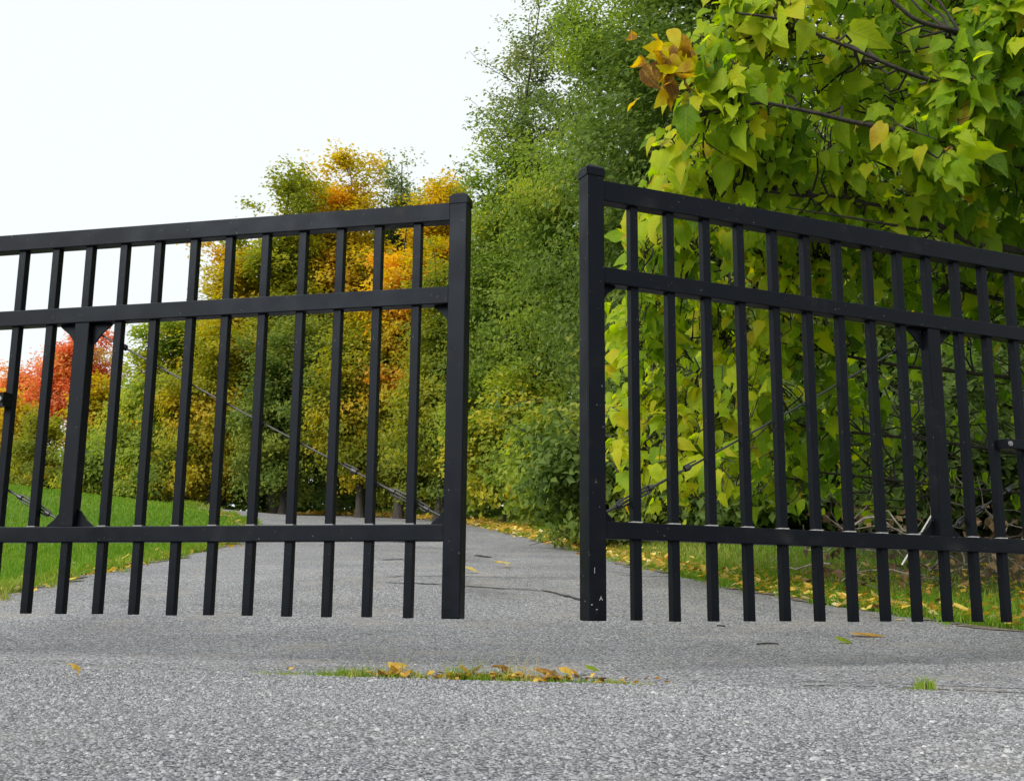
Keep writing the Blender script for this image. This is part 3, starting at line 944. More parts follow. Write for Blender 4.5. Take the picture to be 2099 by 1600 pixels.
tree_px('maple_tree', 'golden yellow tree under the red maple', 205, 790, 50, 36.0, 16000, 0.12, 'lf_gold', pyb=950, ncl=32, clump=0.5, wisps=8, tones=(0.3, 0.15))
tree_px('maple_tree', 'low golden bush-like tree at the far left behind the lawn', 12, 835, 42, 35.0, 15000, 0.12, 'lf_gold', pyb=980, ncl=36, clump=0.5, wisps=6, tones=(0.4, 0.15))

# --- the shrubs along the wood's foot
def shrub(label, pxc, pyt, halfw, Y, n, mat, size=0.09, tones=(0.5, 0.2), pyb=1040, **kw):
    kw.setdefault('ncl', 30)
    return tree_px('shrub', label, pxc, pyt, halfw, Y, n, size, mat, pyb=pyb, clump=0.42, wisps=8, trunk_r=0.035, tones=tones, cat='shrub', group='shrubs along the foot of the wood', **kw)
shrub('yellow-green shrub behind the lawn left of the middle stile', 80, 880, 60, 33.0, 15000, 'lf_olive', 0.11, (0.3, 0.2), 1010)
shrub('green shrub behind the lawn right of the left middle stile', 215, 850, 55, 31.0, 15000, 'lf_green', 0.11, (0.6, 0.2), 1030)
shrub('green shrub with pale upper leaves at the top of the lawn', 320, 860, 60, 28.0, 16000, 'lf_green', 0.1, (0.6, 0.2), 1040)
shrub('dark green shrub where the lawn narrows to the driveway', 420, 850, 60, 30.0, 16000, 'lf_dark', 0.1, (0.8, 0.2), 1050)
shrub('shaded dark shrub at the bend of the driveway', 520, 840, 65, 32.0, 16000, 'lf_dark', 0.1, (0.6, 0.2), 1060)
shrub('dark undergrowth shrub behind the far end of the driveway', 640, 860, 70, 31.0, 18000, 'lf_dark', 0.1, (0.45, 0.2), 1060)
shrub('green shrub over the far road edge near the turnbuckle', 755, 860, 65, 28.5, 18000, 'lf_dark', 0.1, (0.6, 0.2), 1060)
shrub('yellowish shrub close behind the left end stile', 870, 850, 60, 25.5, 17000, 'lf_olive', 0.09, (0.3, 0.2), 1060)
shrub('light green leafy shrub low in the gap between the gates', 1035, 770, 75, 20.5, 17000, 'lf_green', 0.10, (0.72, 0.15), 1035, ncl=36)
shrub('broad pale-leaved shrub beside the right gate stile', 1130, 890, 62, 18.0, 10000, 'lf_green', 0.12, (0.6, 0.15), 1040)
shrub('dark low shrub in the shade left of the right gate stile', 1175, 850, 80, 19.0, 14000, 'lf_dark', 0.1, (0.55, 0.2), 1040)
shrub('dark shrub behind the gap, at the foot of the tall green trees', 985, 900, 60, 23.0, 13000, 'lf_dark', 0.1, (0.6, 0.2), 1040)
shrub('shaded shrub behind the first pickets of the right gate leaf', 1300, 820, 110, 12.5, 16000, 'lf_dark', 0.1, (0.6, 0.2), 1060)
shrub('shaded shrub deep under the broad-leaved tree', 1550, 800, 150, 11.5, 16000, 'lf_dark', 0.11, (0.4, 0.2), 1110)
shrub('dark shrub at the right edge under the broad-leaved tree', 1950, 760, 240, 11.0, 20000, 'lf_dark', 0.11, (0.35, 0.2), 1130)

# a far belt of wood that closes the gaps behind the named trees (one mass)
n = 110000
bpx = rng.uniform(-500, 2400, n)
xx = (bpx - 1050) / FPX * 46
topz = np.interp(bpx, [-500, 200, 300, 420, 560, 960, 1100, 2400], [2.6, 2.6, 4.5, 8, 11.5, 13, 14, 14])
zz = rng.uniform(0, 1, n) ** 0.8 * topz
yy = 46 + rng.normal(0, 2.0, n)
pos = np.stack([xx, yy, ter(xx, yy) + zz], 1) + 0.0
ph = np.sin(xx * 1.3) + np.sin(xx * 0.7 + zz * 0.9) + np.sin(zz * 1.7 + 1)
v, f, tn = leaf_quads(pos, 0.34, np.array([0, -0.4, 0.8]), np.clip(0.4 + 0.15 * ph + rng.normal(0, 0.1, n), 0, 1))
o = link('distant_wood', mesh_np('distant_wood', v, f, 3, False, {'tone': tn}), M['lf_dark'])
tag(o, 'distant dark wood closing the view behind the trees', 'wood', kind='stuff')

# ------------------------------------------------------------------ the near broad-leaved tree on the right
def broad_leaf(name, kind, seed):
    r = np.random.default_rng(seed)
    if kind == 0:      # three shallow lobes
        edge = [(0, 0), (-0.07, 0.13), (-0.02, 0.30), (0.17, 0.37), (0.42, 0.44), (0.46, 0.31), (0.62, 0.28), (0.80, 0.15), (1, 0)]
    elif kind == 1:    # maple-like
        edge = [(0, 0), (-0.06, 0.12), (0.0, 0.33), (0.15, 0.32), (0.42, 0.50), (0.45, 0.26), (0.68, 0.27), (0.80, 0.11), (1, 0)]
    else:              # ovate
        edge = [(0, 0), (-0.05, 0.13), (0.03, 0.25), (0.2, 0.33), (0.38, 0.34), (0.56, 0.28), (0.72, 0.19), (0.87, 0.09), (1, 0)]
    E_ = np.array(edge)
    mid = np.array([0, 0.04, 0.12, 0.26, 0.40, 0.52, 0.68, 0.84, 1.0])
    V = [(u, 0.0) for u in mid]
    row = {}
    for s_ in (1, -1):
        e = E_.copy(); e[1:-1] += r.normal(0, 0.014, (7, 2))
        for fr in (0.55, 1.0):
            row[s_, fr] = len(V)
            for k in range(1, 8):
                V.append((mid[k] * (1 - fr) + e[k, 0] * fr, s_ * e[k, 1] * fr))
    V = np.array(V)
    fold, droop, curl = r.uniform(0.0, 0.75), r.uniform(0.1, 0.9), r.normal(0, 0.35)
    aw = np.abs(V[:, 1])
    z = fold * aw - droop * V[:, 0] ** 2 + 0.035 * np.sin(V[:, 0] * 11 + np.sign(V[:, 1]) * 1.3 + r.uniform(0, 6)) * (aw / 0.3) + curl * V[:, 1] * V[:, 0] - 2.0 * aw ** 2 * r.uniform(0.1, 1.0)
    P = np.c_[V, z]
    F = []
    for s_ in (1, -1):
        a, b = row[s_, 0.55], row[s_, 1.0]
        T = [(0, a, 1), (0, b, a)]
        for k in range(6):
            T += [(1 + k, a + k, 2 + k), (a + k, a + k + 1, 2 + k), (a + k, b + k, b + k + 1), (a + k, b + k + 1, a + k + 1)]
        T += [(7, a + 6, 8), (a + 6, b + 6, 8)]
        F += [t[::-1] for t in T] if s_ > 0 else T
    return P, np.array(F)

def leaf_uv(P):
    return {'lu': P[:, 0], 'lw': P[:, 1]}

VARS = [broad_leaf('l', [0, 1, 2, 0, 2, 2, 0, 1, 2, 0, 2, 1, 0, 2][i], 40 + i) for i in range(14)]
UV0 = [(p[:, 0].copy(), p[:, 1].copy()) for p, _ in VARS]

NT_BASE = np.array([4.3, 8.3])
nt_z = float(ter(*NT_BASE)) - 0.05
near = empty('broadleaf_tree', (NT_BASE[0], NT_BASE[1], nt_z))
tag(near, 'near tree with big yellow-green lobed leaves overhanging the right gate leaf', 'tree')
off = np.array([NT_BASE[0], NT_BASE[1], nt_z])

# limbs, given where they pass
limb_pts = [
    ([(2420, 420, 7.2), (2240, 180, 6.2), (2099, 92, 5.7), (1985, 68, 5.5), (1870, 42, 5.35), (1810, -20, 5.3), (1760, -120, 5.3)], 0.026),
    ([(2420, 420, 7.2), (2260, 240, 6.4), (2099, 188, 5.9), (2000, 196, 5.7), (1890, 160, 5.5), (1790, 120, 5.4), (1690, 76, 5.3), (1600, 40, 5.3)], 0.024),
    ([(2440, 520, 7.4), (2250, 380, 6.6), (2080, 320, 6.2), (1960, 300, 5.9), (1885, 284, 5.7), (1775, 255, 5.5), (1660, 230, 5.4), (1560, 210, 5.4), (1450, 230, 5.5)], 0.028),
    ([(2440, 640, 7.5), (2260, 560, 7.0), (2099, 515, 6.4), (1990, 500, 6.2), (1900, 445, 6.1), (1800, 420, 6.0), (1720, 402, 6.0), (1600, 400, 6.0), (1470, 380, 6.0)], 0.024),
    ([(2099, 515, 6.4), (1960, 478, 6.2), (1840, 462, 6.0), (1700, 440, 5.9), (1610, 425, 5.9)], 0.014),
    ([(2400, 760, 7.8), (2150, 640, 7.3), (1960, 590, 7.1), (1800, 560, 7.0), (1650, 540, 7.0), (1500, 520, 7.2), (1350, 500, 7.3)], 0.022),
    ([(2400, 860, 8.0), (2150, 780, 7.7), (1950, 760, 7.5), (1780, 740, 7.3), (1600, 700, 7.3), (1450, 690, 7.5), (1320, 700, 7.6)], 0.022),
    ([(2350, 960, 8.2), (2100, 930, 8.0), (1900, 900, 7.8), (1700, 880, 7.6), (1500, 850, 7.7), (1350, 830, 7.8), (1270, 850, 7.9)], 0.02),
    ([(2330, 1000, 8.3), (2100, 1010, 8.1), (1800, 980, 7.9), (1600, 960, 7.8), (1400, 930, 7.9), (1290, 920, 8.0)], 0.016),
    ([(2420, 330, 7.0), (2260, 40, 6.4), (2050, -150, 6.0), (1850, -260, 5.8), (1650, -250, 5.7)], 0.026),
    ([(2430, 480, 7.3), (2600, 150, 6.8), (2750, -150, 6.4)], 0.03),
]
nt_paths = []
trunk_top = at(2430, -500, 7.6)
tp = wob_path(off, trunk_top, 16, 0.02)
nt_paths.append((tp - off, np.linspace(0.15, 0.05, 16)))
LP = [tp[4:]]
for pts, r0 in limb_pts:
    P = np.array([at(p[0], p[1], p[2] - (0.4 if p[0] < 2150 and p[1] < 560 else 0)) for p in pts])
    k = np.linspace(0, 1, len(P)); kk = np.linspace(0, 1, len(P) * 5)
    Q = np.stack([np.interp(kk, k, P[:, j]) for j in range(3)], 1)
    Q[1:-1] += rng.normal(0, 0.006, Q[1:-1].shape)
    for _ in range(2):
        Q[1:-1] = (Q[:-2] + 2 * Q[1:-1] + Q[2:]) / 4
    s = tp[np.argmin(np.linalg.norm(tp - Q[0], axis=1))]
    if np.linalg.norm(s - Q[0]) < 2.5 and r0 > 0.015:
        Q = np.vstack([wob_path(s, Q[0], 6, 0.03)[:-1], Q])
    nt_paths.append((Q - off, np.linspace(r0 * 0.95, r0 * 0.2, len(Q))))
    LP.append(Q[4:])
LP = np.concatenate(LP)

# where the foliage is: outline of the crown as columns/rows of the picture and the distance of its front
def left_limit(py):
    return np.interp(py, [-700, -300, 0, 70, 150, 200, 260, 330, 400, 450, 480, 560, 640, 720, 800, 900, 1000, 1060],
                     [1680, 1540, 1450, 1440, 1430, 1385, 1345, 1345, 1360, 1290, 1265, 1265, 1262, 1250, 1240, 1240, 1262, 1290])
def front(py, px):
    return np.interp(py, [-700, 0, 300, 420, 520, 700, 1060], [5.2, 5.15, 5.2, 5.6, 6.3, 6.7, 6.9]) + 0.25 * np.sin(px * 0.011 + py * 0.007)
NCLU = 2450
cpy = np.concatenate([rng.uniform(-60, 480, 1080), rng.uniform(430, 1040, 1110), rng.uniform(-650, -60, 260)])
lim = left_limit(cpy) + 25
cpx = lim + (2560 - lim) * rng.uniform(0, 1, NCLU) ** 1.15
dep = front(cpy, cpx) + rng.exponential(0.75, NCLU).clip(0, 2.6)
low = (cpy > 820) & (cpx > 1560)
dep[low] += 0.4
dep += 0.9 * sstep(560, 760, cpy) * sstep(1560, 1800, cpx)
cl = np.array([at(a, b, d) for a, b, d in zip(cpx, cpy, dep)])
keep = ~((cpy > 940) & (cpx > 1700) & (rng.uniform(size=NCLU) < 0.6))
keep &= ~((cpy > 660) & (cpx > 1760) & (rng.uniform(size=NCLU) < 0.7))
wave = np.sin(cpx * 0.021 + 1.7 * np.sin(cpy * 0.013)) * np.sin(cpy * 0.027 + 1.3 * np.sin(cpx * 0.009))
keep &= ~((wave < -0.25) & (rng.uniform(size=NCLU) < 0.75) & (dep < front(cpy, cpx) + 0.8))
cl, cpx, cpy, dep = cl[keep], cpx[keep], cpy[keep], dep[keep]
lp_, ld_, ln_, lt_, ls_, lv_ = [], [], [], [], [], []
for q in range(len(cl)):
    c = cl[q]
    j = np.argmin(np.linalg.norm(LP - c, axis=1) + 0.25 * np.maximum(0, c[0] - LP[:, 0]))
    s = LP[j]
    if np.linalg.norm(c - s) > 1.6:
        s = c + (s - c) * (0.9 / np.linalg.norm(c - s))
    pa = wob_path(s, c, 7, 0.13, 0.05)
    nt_paths.append((pa - off, np.linspace(0.0075, 0.0028, 7)))
    m = rng.integers(5, 9)
    out = c - np.array([3.6, 8.2, c[2] - 0.4]); out /= np.linalg.norm(out)
    for k in range(m):
        tpar = 1 - 0.75 * (k / m) * rng.uniform(0.6, 1.2)
        a = np.array([np.interp(tpar, np.linspace(0, 1, 7), pa[:, jj]) for jj in range(3)])
        side = rng.normal(0, 1, 3)
        pet = side * 0.5 + out * 0.5 + np.array([0, 0, 0.15]); pet /= np.linalg.norm(pet)
        b = a + pet * rng.uniform(0.05, 0.13)
        nt_paths.append((np.array([a, (a + b) / 2 + np.array([0, 0, 0.006]), b]) - off, np.array([0.0018, 0.0015, 0.0013])))
        d = pet * 0.55 + np.array([0, 0, -0.62]) + rng.normal(0, 0.28, 3); d /= np.linalg.norm(d)
        nrm = np.array([-0.35, -0.4, 0.62]) + out * 0.3 + rng.normal(0, 0.5, 3)
        nrm -= d * nrm.dot(d); nrm /= np.linalg.norm(nrm)
        lp_.append(b); ld_.append(d); ln_.append(nrm)
        base = 0.44 + 0.14 * math.sin(cpx[q] * 0.012 + 1.0) * math.cos(cpy[q] * 0.01) - 0.2 * min(1, max(0, (cpx[q] - 1600) / 450))  # greener to the right, with canopy shade also put into the leaf colour
        if cpy[q] > 600 and cpx[q] > 1620: base -= 0.14  # shade below the overhanging crown painted in as a darker leaf tone
        if 560 < cpy[q] < 1000 and cpx[q] < 1600: base += 0.08  # skylight on the lower left foliage painted in as a brighter tone
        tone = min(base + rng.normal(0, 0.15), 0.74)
        if rng.uniform() < 0.035: tone = rng.uniform(0.7, 0.92)
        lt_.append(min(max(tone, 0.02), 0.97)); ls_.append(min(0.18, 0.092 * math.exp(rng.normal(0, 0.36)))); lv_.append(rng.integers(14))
lp_, ld_, ln_ = np.array(lp_), np.array(ld_), np.array(ln_)
lt_, ls_, lv_ = np.array(lt_), np.array(ls_), np.array(lv_)
# the withered brown and yellow bunch at the crown's left tip
for k in range(54):
    c = at(rng.normal(1375, 34), rng.normal(122, 36), 5.0 + rng.normal(0, 0.06))
    lp_ = np.vstack([lp_, c]); d = rng.normal(0, 0.6, 3) + np.array([-0.2, 0, -0.6]); d /= np.linalg.norm(d)
    nn = rng.normal(0, 1, 3); nn -= d * nn.dot(d); nn /= np.linalg.norm(nn)
    ld_ = np.vstack([ld_, d]); ln_ = np.vstack([ln_, nn])
    lt_ = np.append(lt_, rng.choice([0.8, 0.86, 0.95, 1.0])); ls_ = np.append(ls_, rng.uniform(0.07, 0.13)); lv_ = np.append(lv_, 2)
nt_paths.append((wob_path(at(1560, 210, 5.4), at(1360, 120, 5.0), 10, 0.04) - off, np.linspace(0.006, 0.003, 10)))
link('trunk', tubes('trunk', nt_paths, 5), M['bark_dark'], near)

# the 300 leaves that show largest are parts of their own, the rest is one crown
def to_px(P):
    X, Y, Z = P[:, 0], P[:, 1], P[:, 2] - CAM_H
    d = Y * CP + Z * SP; u = -Y * SP + Z * CP
    return 1049.5 + X / d * FPX, 800 - u / d * FPX, d
qx, qy, qd = to_px(lp_)
seen = (qx > 1230) & (qx < 2110) & (qy > -20) & (qy < 1080)
score = np.where(seen, ls_ / qd, 0)
lone = np.argsort(-score)[:300]
mask = np.zeros(len(lp_), bool); mask[lone] = True
wv = np.cross(ln_, ld_)
VV, FF, TT, UU, WW, o_ = [], [], [], [], [], 0
for i in np.where(~mask)[0]:
    P, F = VARS[lv_[i]]
    VV.append(lp_[i] - off + ls_[i] * (P[:, :1] * ld_[i] + P[:, 1:2] * wv[i] + P[:, 2:] * ln_[i]))
    FF.append(F + o_); o_ += len(P); TT.append(np.full(len(F), lt_[i])); UU.append(UV0[lv_[i]][0]); WW.append(UV0[lv_[i]][1])
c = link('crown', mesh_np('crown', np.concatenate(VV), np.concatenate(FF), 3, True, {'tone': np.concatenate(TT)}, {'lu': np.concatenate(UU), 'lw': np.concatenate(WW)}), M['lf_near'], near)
tag(c, kind='stuff')
leaf_me = {}
for i in lone:
    tb = int(lt_[i] * 12)
    key = (int(lv_[i]), tb)
    if key not in leaf_me:
        P, F = VARS[key[0]]
        me = mesh_np('leaf', P, F, 3, True, {'tone': np.full(len(F), (tb + 0.5) / 12)}, leaf_uv(P))
        me.materials.append(M['lf_near'])
        leaf_me[key] = me
    ob = bpy.data.objects.new('leaf', leaf_me[key])
    COL.objects.link(ob)
    ob.parent = near
    s = ls_[i]
    m4 = Matrix(((ld_[i][0] * s, wv[i][0] * s, ln_[i][0] * s, lp_[i][0] - off[0]), (ld_[i][1] * s, wv[i][1] * s, ln_[i][1] * s, lp_[i][1] - off[1]), (ld_[i][2] * s, wv[i][2] * s, ln_[i][2] * s, lp_[i][2] - off[2]), (0, 0, 0, 1)))
    ob.matrix_local = m4

# ------------------------------------------------------------------ grass
def blades(name, x, y, h, wid, tone_f, label=None, cat=None, zoff=-0.03, mat='grass', parent=None):
    n = len(x)
    z = ter(x, y) + zoff
    a = rng.uniform(0, 2 * np.pi, n)
    hh = h * rng.uniform(0.55, 1.25, n)
    lean = rng.normal(0, 0.42, (n, 2)) * hh[:, None]
    w = np.stack([np.cos(a), np.sin(a)], 1) * (wid * rng.uniform(0.7, 1.3, n))[:, None]
    p0 = np.stack([x - w[:, 0], y - w[:, 1], z], 1); p1 = np.stack([x + w[:, 0], y + w[:, 1], z], 1)
    mx, my = x + lean[:, 0] * 0.35, y + lean[:, 1] * 0.35
    p2 = np.stack([mx + w[:, 0] * 0.7, my + w[:, 1] * 0.7, z + hh * 0.6], 1); p3 = np.stack([mx - w[:, 0] * 0.7, my - w[:, 1] * 0.7, z + hh * 0.6], 1)
    p4 = np.stack([x + lean[:, 0], y + lean[:, 1], z + hh * 0.98], 1)
    v = np.stack([p0, p1, p2, p3, p4], 1).reshape(-1, 3)
    i = np.arange(n) * 5
    f = np.stack([np.stack([i, i + 1, i + 2], 1), np.stack([i, i + 2, i + 3], 1), np.stack([i + 3, i + 2, i + 4], 1)], 1).reshape(-1, 3)
    tn = np.repeat(np.clip(tone_f(x, y, n), 0, 1), 3)
    o = link(name, mesh_np(name, v, f, 3, False, {'tone': tn}), M[mat], parent)
    if label: tag(o, label, cat, kind='stuff')
    else: tag(o, kind='stuff')
    return o

def edge_dist(x, y):
    xl = np.interp(y, le_[:, 1], le_[:, 0]); xr = np.interp(y, re_[:, 1], re_[:, 0])
    return xl - x, x - xr
# left lawn: long tufts along the edge, mown behind
n = 120000
y = 4.6 + rng.uniform(0, 1, n) ** 1.5 * 22
x = -3.0 - rng.uniform(0, 1, n) ** 1.3 * (1 + 0.42 * y)
ok = ~in_poly(x, y, np.vstack([le_, re_[::-1]]))
x, y = x[ok], y[ok]
# loose tufts straggling over the pavement edge
kt = rng.uniform(2, 70, 170)
tk = rng.integers(0, 170, 9000)
tdx = rng.normal(-0.05, 0.07, 170)
x = np.concatenate([x, np.interp(kt[tk], np.arange(NR), le_[:, 0]) + tdx[tk] + rng.normal(0, 0.035, 9000)])
y = np.concatenate([y, np.interp(kt[tk], np.arange(NR), le_[:, 1]) + rng.normal(0, 0.04, 9000)])
dl, _ = edge_dist(x, y)
hgt = 0.055 + 0.09 * np.exp(-np.maximum(dl, 0) / 0.35) * (0.6 + 0.4 * np.sin(y * 5 + 2 * np.sin(x * 3)))
blades('lawn_grass', x, y, hgt, 0.0028 + 0.00016 * y, lambda x, y, n: rng.normal(0.42, 0.16, n) + 0.13 * np.sin(x * 1.1 + 2 * np.sin(y * 0.7)) * np.sin(y * 1.3) + 0.3 * np.exp(-np.maximum(edge_dist(x, y)[0], 0) / 0.2), 'bright green lawn rising to the left of the driveway', 'grass')
# right verge: thin grass in the shade
n = 70000
y = 3.6 + rng.uniform(0, 1, n) ** 1.3 * 20
xr = np.interp(y, re_[:, 1], re_[:, 0])
x = xr + rng.exponential(0.55, n)
ok = (x < xr + 2.6) & ~in_poly(x, y, np.vstack([le_, re_[::-1]]))
x, y = x[ok], y[ok]
kt = rng.uniform(2, 75, 150)
tk = rng.integers(0, 150, 7000)
tdx = rng.normal(0.06, 0.07, 150)
x = np.concatenate([x, np.interp(kt[tk], np.arange(NR), re_[:, 0]) + tdx[tk] + rng.normal(0, 0.035, 7000)])
y = np.concatenate([y, np.interp(kt[tk], np.arange(NR), re_[:, 1]) + rng.normal(0, 0.04, 7000)])
blades('verge_grass', x, y, 0.085, 0.0028 + 0.00016 * y, lambda x, y, n: rng.normal(0.55, 0.2, n) + 0.2 * np.sin(x * 2 + y), 'thin shaded grass verge along the right side of the driveway', 'grass')
# far verge behind the bend
n = 16000
k = rng.integers(70, NR - 20, n)
x = re_[k, 0] + rng.uniform(0.0, 0.6, n); y = re_[k, 1] + rng.uniform(0.05, 1.6, n)
blades('verge_grass', x, y, 0.14, 0.008, lambda x, y, n: rng.normal(0.7, 0.15, n), 'olive grass strip beyond the bend of the driveway', 'grass')

# grass growing in the joint in front of the gates
cx_ = np.concatenate([rng.uniform(-0.68, 0.36, 44), rng.normal(-0.40, 0.09, 14), rng.normal(-0.05, 0.12, 16)])
n = 2500
k = rng.integers(0, len(cx_), n)
cs = rng.uniform(0.5, 1.5, len(cx_))
x = cx_[k] + rng.normal(0, 0.016, n) * cs[k]
cy_ = rng.normal(0.02, 0.026, len(cx_))
y = seam_y(x) + cy_[k] + rng.normal(0.0, 0.012, n)
edge = np.clip(1.2 - np.abs(x + 0.15) / 0.5, 0.25, 1)
ct = rng.normal(0.62, 0.22, len(cx_))
blades('joint_grass', x, y, 0.028 * cs[k] * edge * rng.uniform(0.4, 1.3, n), 0.0013, lambda x, y, n: ct[k] + rng.normal(0, 0.14, n), 'low strip of grass growing in the asphalt joint before the gates', 'grass', 0.004)
xs = np.concatenate([rng.normal(-0.28, 0.03, 14), rng.normal(-0.1, 0.1, 16), rng.normal(0.02, 0.06, 34)])
blades('joint_grass', xs, seam_y(xs) + 0.015, 0.07, 0.0007, lambda x, y, n: rng.normal(0.95, 0.1, n), 'thin dry straw stalks standing in the joint grass', 'grass', 0.004)
p = ground_hit(1900, 1416)
xs = rng.normal(p[0], 0.018, 130); ys = rng.normal(p[1] + 0.01, 0.012, 130)
blades('grass_tuft', xs, ys, 0.03 * np.exp(-((xs - p[0]) / 0.022) ** 2) + 0.004, 0.0012, lambda x, y, n: rng.normal(0.6, 0.2, n), 'small lone grass tuft in the joint at lower right', 'grass', 0.004)

# ------------------------------------------------------------------ leaf litter
def litter(name, label, x, y, size, tone, zoff, lift=0.01):
    n = len(x)
    pos = np.stack([x, y, ter(x, y) + zoff + rng.uniform(0.002, lift, n)], 1)
    a = rng.uniform(0, 2 * np.pi, n)
    tilt = rng.normal(0, 0.35, (n, 2))
    d = np.stack([np.cos(a), np.sin(a), tilt[:, 0]], 1); w = np.stack([-np.sin(a), np.cos(a), tilt[:, 1]], 1)
    s = (np.asarray(size) * rng.uniform(0.6, 1.3, n))[:, None]
    curl = rng.uniform(0.05, 0.5, n)[:, None] * np.array([0, 0, 1.0])
    tmpl = [(0, 0, 0), (.35, .38, .6), (.7, .25, .4), (1, 0, .5), (.7, -.25, .4), (.35, -.38, .6), (.5, 0, 0)]
    P = np.stack([pos + s * (u * d + q * w + c_ * curl * 0.6) for u, q, c_ in tmpl], 1)
    F = np.array([[0, 6, 1], [1, 6, 2], [2, 6, 3], [3, 6, 4], [4, 6, 5], [5, 6, 0]])
    f = (F[None] + (np.arange(n) * 7)[:, None, None]).reshape(-1, 3)
    P[..., 2] = np.maximum(P[..., 2], (ter(P[..., 0], P[..., 1]) + zoff + 0.001))
    o = link(name, mesh_np(name, P.reshape(-1, 3), f, 3, False, {'tone': np.repeat(np.clip(tone, 0, 1), 6)}), M['litter'])
    tag(o, label, 'leaf litter', kind='stuff')
n = 6500
k = rng.uniform(0, 1, n) ** 0.9 * 95 + 3
xr = np.interp(k, np.arange(NR), re_[:, 0]); yr = np.interp(k, np.arange(NR), re_[:, 1])
dx = np.abs(rng.normal(0, 0.2, n)) * np.where(rng.uniform(size=n) < 0.8, 1, -0.6) + 0.05
patch = 0.5 + 0.5 * np.sin(k * 0.9) * np.sin(k * 0.37 + 1)
ok = rng.uniform(size=n) < 0.35 + 0.65 * patch
x, y = (xr + dx)[ok], (yr + rng.normal(0, 0.08, n))[ok]
litter('leaf_litter', 'yellow fallen leaves lining the right edge of the driveway', x, y, 0.036 + 0.0022 * y, rng.normal(0.68, 0.2, len(x)), 0.01, 0.05)
n = 1300
x = rng.uniform(1.2, 4.2, n); y = rng.uniform(4.6, 9, n)
xr = np.interp(y, re_[:, 1], re_[:, 0])
ok = x > xr + 0.1
litter('leaf_litter', 'scattered dry leaves lying in the right grass verge', x[ok], y[ok], 0.045, rng.normal(0.45, 0.25, ok.sum()), 0.0, 0.06)
n = 800
k = rng.uniform(8, 60, n)
xl = np.interp(k, np.arange(NR), le_[:, 0]); yl = np.interp(k, np.arange(NR), le_[:, 1])
litter('leaf_litter', 'yellow fallen leaves along the left lawn edge', xl + np.where(np.sin(k * 1.1) + np.sin(k * 0.43) > 0.2, 0, -0.12) + rng.normal(-0.06, 0.13, n), yl + rng.normal(0, 0.15, n), 0.022 + 0.05 * rng.uniform(0, 1, n) ** 2, rng.normal(0.55, 0.24, n), 0.006, 0.03)
n = 150
x = np.concatenate([rng.normal(0.04, 0.075, 100), rng.normal(-0.29, 0.035, 18), rng.normal(-0.12, 0.045, 32)]); y = seam_y(x) + rng.normal(0.014, 0.016, n)
litter('leaf_litter', 'bunch of dry brown leaves heaped in the joint grass', x, y, 0.02 * rng.lognormal(0, 0.35, n), rng.normal(0.3, 0.24, n), 0.008, 0.016)
n = 110
x = rng.normal(-0.02, 0.17, n); y = seam_y(x) + rng.normal(0.012, 0.018, n)
litter('leaf_litter', 'small crumbled brown leaf bits caught in the joint grass', x, y, 0.018, rng.normal(0.35, 0.2, n), 0.008, 0.012)

# single fallen leaves
def fallen(label, px, py, size, tone, var, rz, tilt, lift=0.004, mat='litter', sx=1.0, sy=1.0, flat=0.55):
    p = ground_hit(px, py)
    P, F = VARS[var]
    P = P.copy(); P[:, 0] -= 0.5
    P[:, 2] = P[:, 2] * flat
    P = P * np.array([sx, sy, 1]) * size
    me = mesh_np('fallen_leaf', P, F, 3, True, {'tone': np.full(len(F), tone) + rng.normal(0, 0.06, len(F))})
    R_ = Matrix.Rotation(rz, 4, 'Z') @ Matrix.Rotation(tilt, 4, 'X')
    o = link('fallen_leaf', me, M[mat])
    zmin = min((R_ @ Vector(q)).z for q in P)
    o.matrix_world = Matrix.Translation((p[0], p[1], float(ter(*p)) + 0.008 + lift - zmin)) @ R_
    tag(o, label, 'leaf', 'single fallen leaves on the asphalt')
fallen('yellow curled leaf alone on the left foreground asphalt', 155, 1396, 0.046, 0.6, 1, 1.3, 0.5, flat=0.9)
fallen('pale green leaf lying on the asphalt at right, beside the orange one', 1733, 1322, 0.075, 0.28, 2, 0.2, 0.35, 0.0, mat='lf_near', flat=0.4)
fallen('long flat orange leaf on the asphalt at right', 1782, 1308, 0.145, 0.42, 2, -0.12, 0.1, 0.0, sy=0.75, flat=0.15)
fallen('orange-yellow leaf standing in the joint grass, left of the dry bunch', 818, 1386, 0.055, 0.45, 1, 0.2, 0.4, 0.002)
fallen('tan curled leaf in the joint grass below the left gate stile', 958, 1390, 0.045, 0.3, 0, 1.1, 0.5, 0.004)
fallen('brown dry leaf at the middle of the joint grass', 1022, 1388, 0.06, 0.25, 1, 2.2, 0.3, 0.001)
fallen('olive yellow leaf leaning upright in the joint grass below the right stile', 1168, 1392, 0.05, 0.5, 0, 0.3, 0.4, 0.003)
fallen('rusty brown leaf lying flat at the front of the joint grass', 1120, 1398, 0.06, 0.22, 2, 0.1, 0.2, 0.003)
fallen('yellow-brown leaf between the two dry leaves of the joint grass', 1075, 1390, 0.05, 0.42, 1, 1.5, 0.3, 0.001)
fallen('flat pale yellow leaf far up the driveway in the gap', 1035, 1168, 0.15, 0.8, 1, 0.6, 0.1, 0.022)
fallen('thin pale yellow leaf on the driveway right beside the left stile', 965, 1181, 0.13, 0.8, 2, 0.1, 0.1, 0.02)
fallen('small green weed leaf on the right edge of the joint grass', 1215, 1386, 0.04, 0.2, 2, 0.1, 0.3, 0.004, 'lf_near')

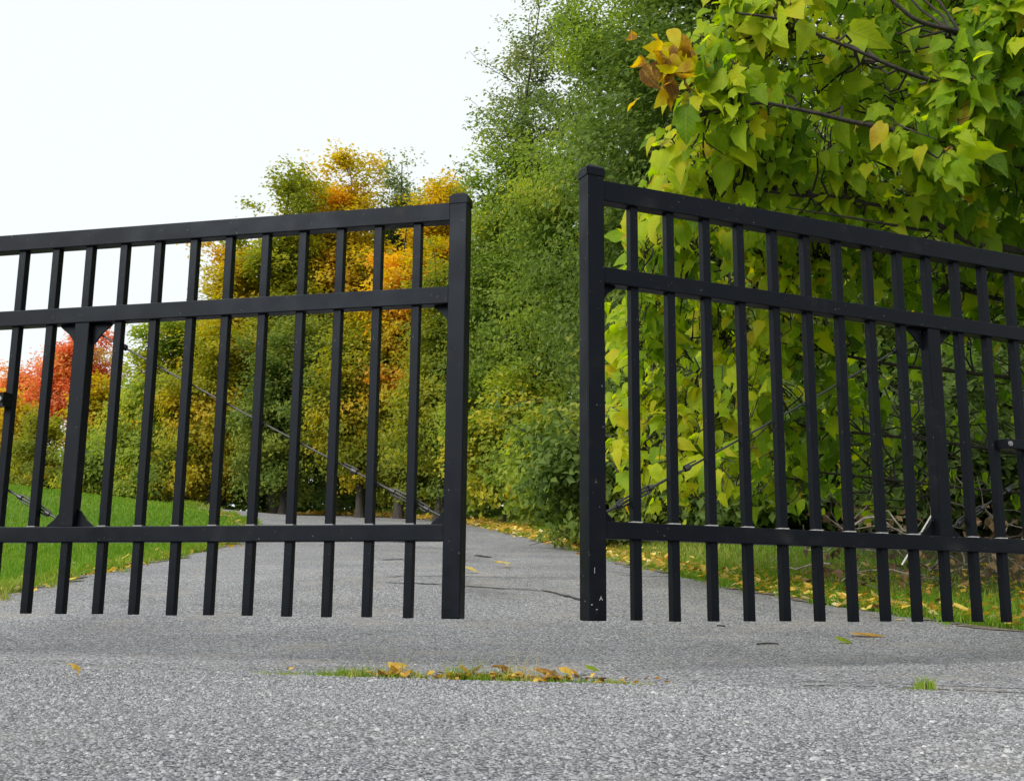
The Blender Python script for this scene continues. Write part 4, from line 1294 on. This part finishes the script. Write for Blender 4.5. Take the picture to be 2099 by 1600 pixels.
def twig(label, pts, r, mat='bark_dark'):
    g_ = [ground_hit(*q) for q in pts]
    P = np.array([[a[0], a[1], float(ter(*a)) + 0.009 + r] for a in g_])
    o = link('twig', tubes('twig', [(P, np.full(len(P), r))], 6), M[mat])
    tag(o, label, 'twig', 'twigs lying on the asphalt')
twig('short dark twig on the asphalt left of the green leaf', [(1552, 1326), (1575, 1324), (1596, 1325)], 0.0035)
twig('tiny dark twig on the asphalt under the right gate pickets', [(1470, 1287), (1486, 1288)], 0.004)

# ------------------------------------------------------------------ brush of dead stems under the near tree
paths = []
for k in range(80):
    px = rng.uniform(1700, 2250); py = rng.uniform(1060, 1200)
    b = at(px, py, rng.uniform(6.6, 8.4)); b[2] = max(b[2], float(ter(b[0], b[1])) + 0.02)
    d = rand_dirs(1)[0]; d[2] = abs(d[2]) * 0.7
    e = b + d * rng.uniform(0.15, 0.6)
    paths.append((wob_path(b, e, 6, 0.12), np.linspace(0.006, 0.0025, 6) * rng.uniform(0.6, 1.5)))
o = link('dead_brush', tubes('dead_brush', paths, 5), M['deadwood'])
tag(o, 'tangle of grey dead stems under the broad-leaved tree', 'brush', kind='stuff')
n = 380
px = rng.uniform(1650, 2200, n); py = rng.uniform(1040, 1200, n)
pos = np.array([at(a, b, d) for a, b, d in zip(px, py, rng.uniform(6.8, 8.6, n))])
pos[:, 2] = np.maximum(pos[:, 2], ter(pos[:, 0], pos[:, 1]) + 0.02)
v, f, tn = leaf_quads(pos, 0.07, np.array([-0.2, -0.4, 0.5]), rng.uniform(0, 1, n))
o = link('dry_leaves', mesh_np('dry_leaves', v, f, 3, False, {'tone': tn}), M['lf_brown'])
tag(o, 'withered brown leaves hanging in the dead brush', 'leaves', kind='stuff')
a, b = at(1884, 1098, 6.6), at(1909, 1056, 6.6)
o = link('stick', tubes('stick', [(np.array([a + (a - b) * 1.4, a, b]), [0.006, 0.006, 0.005])], 6), M['pale'])
tag(o, 'straight pale stick leaning in the dead brush behind the right bottom rail', 'stick')
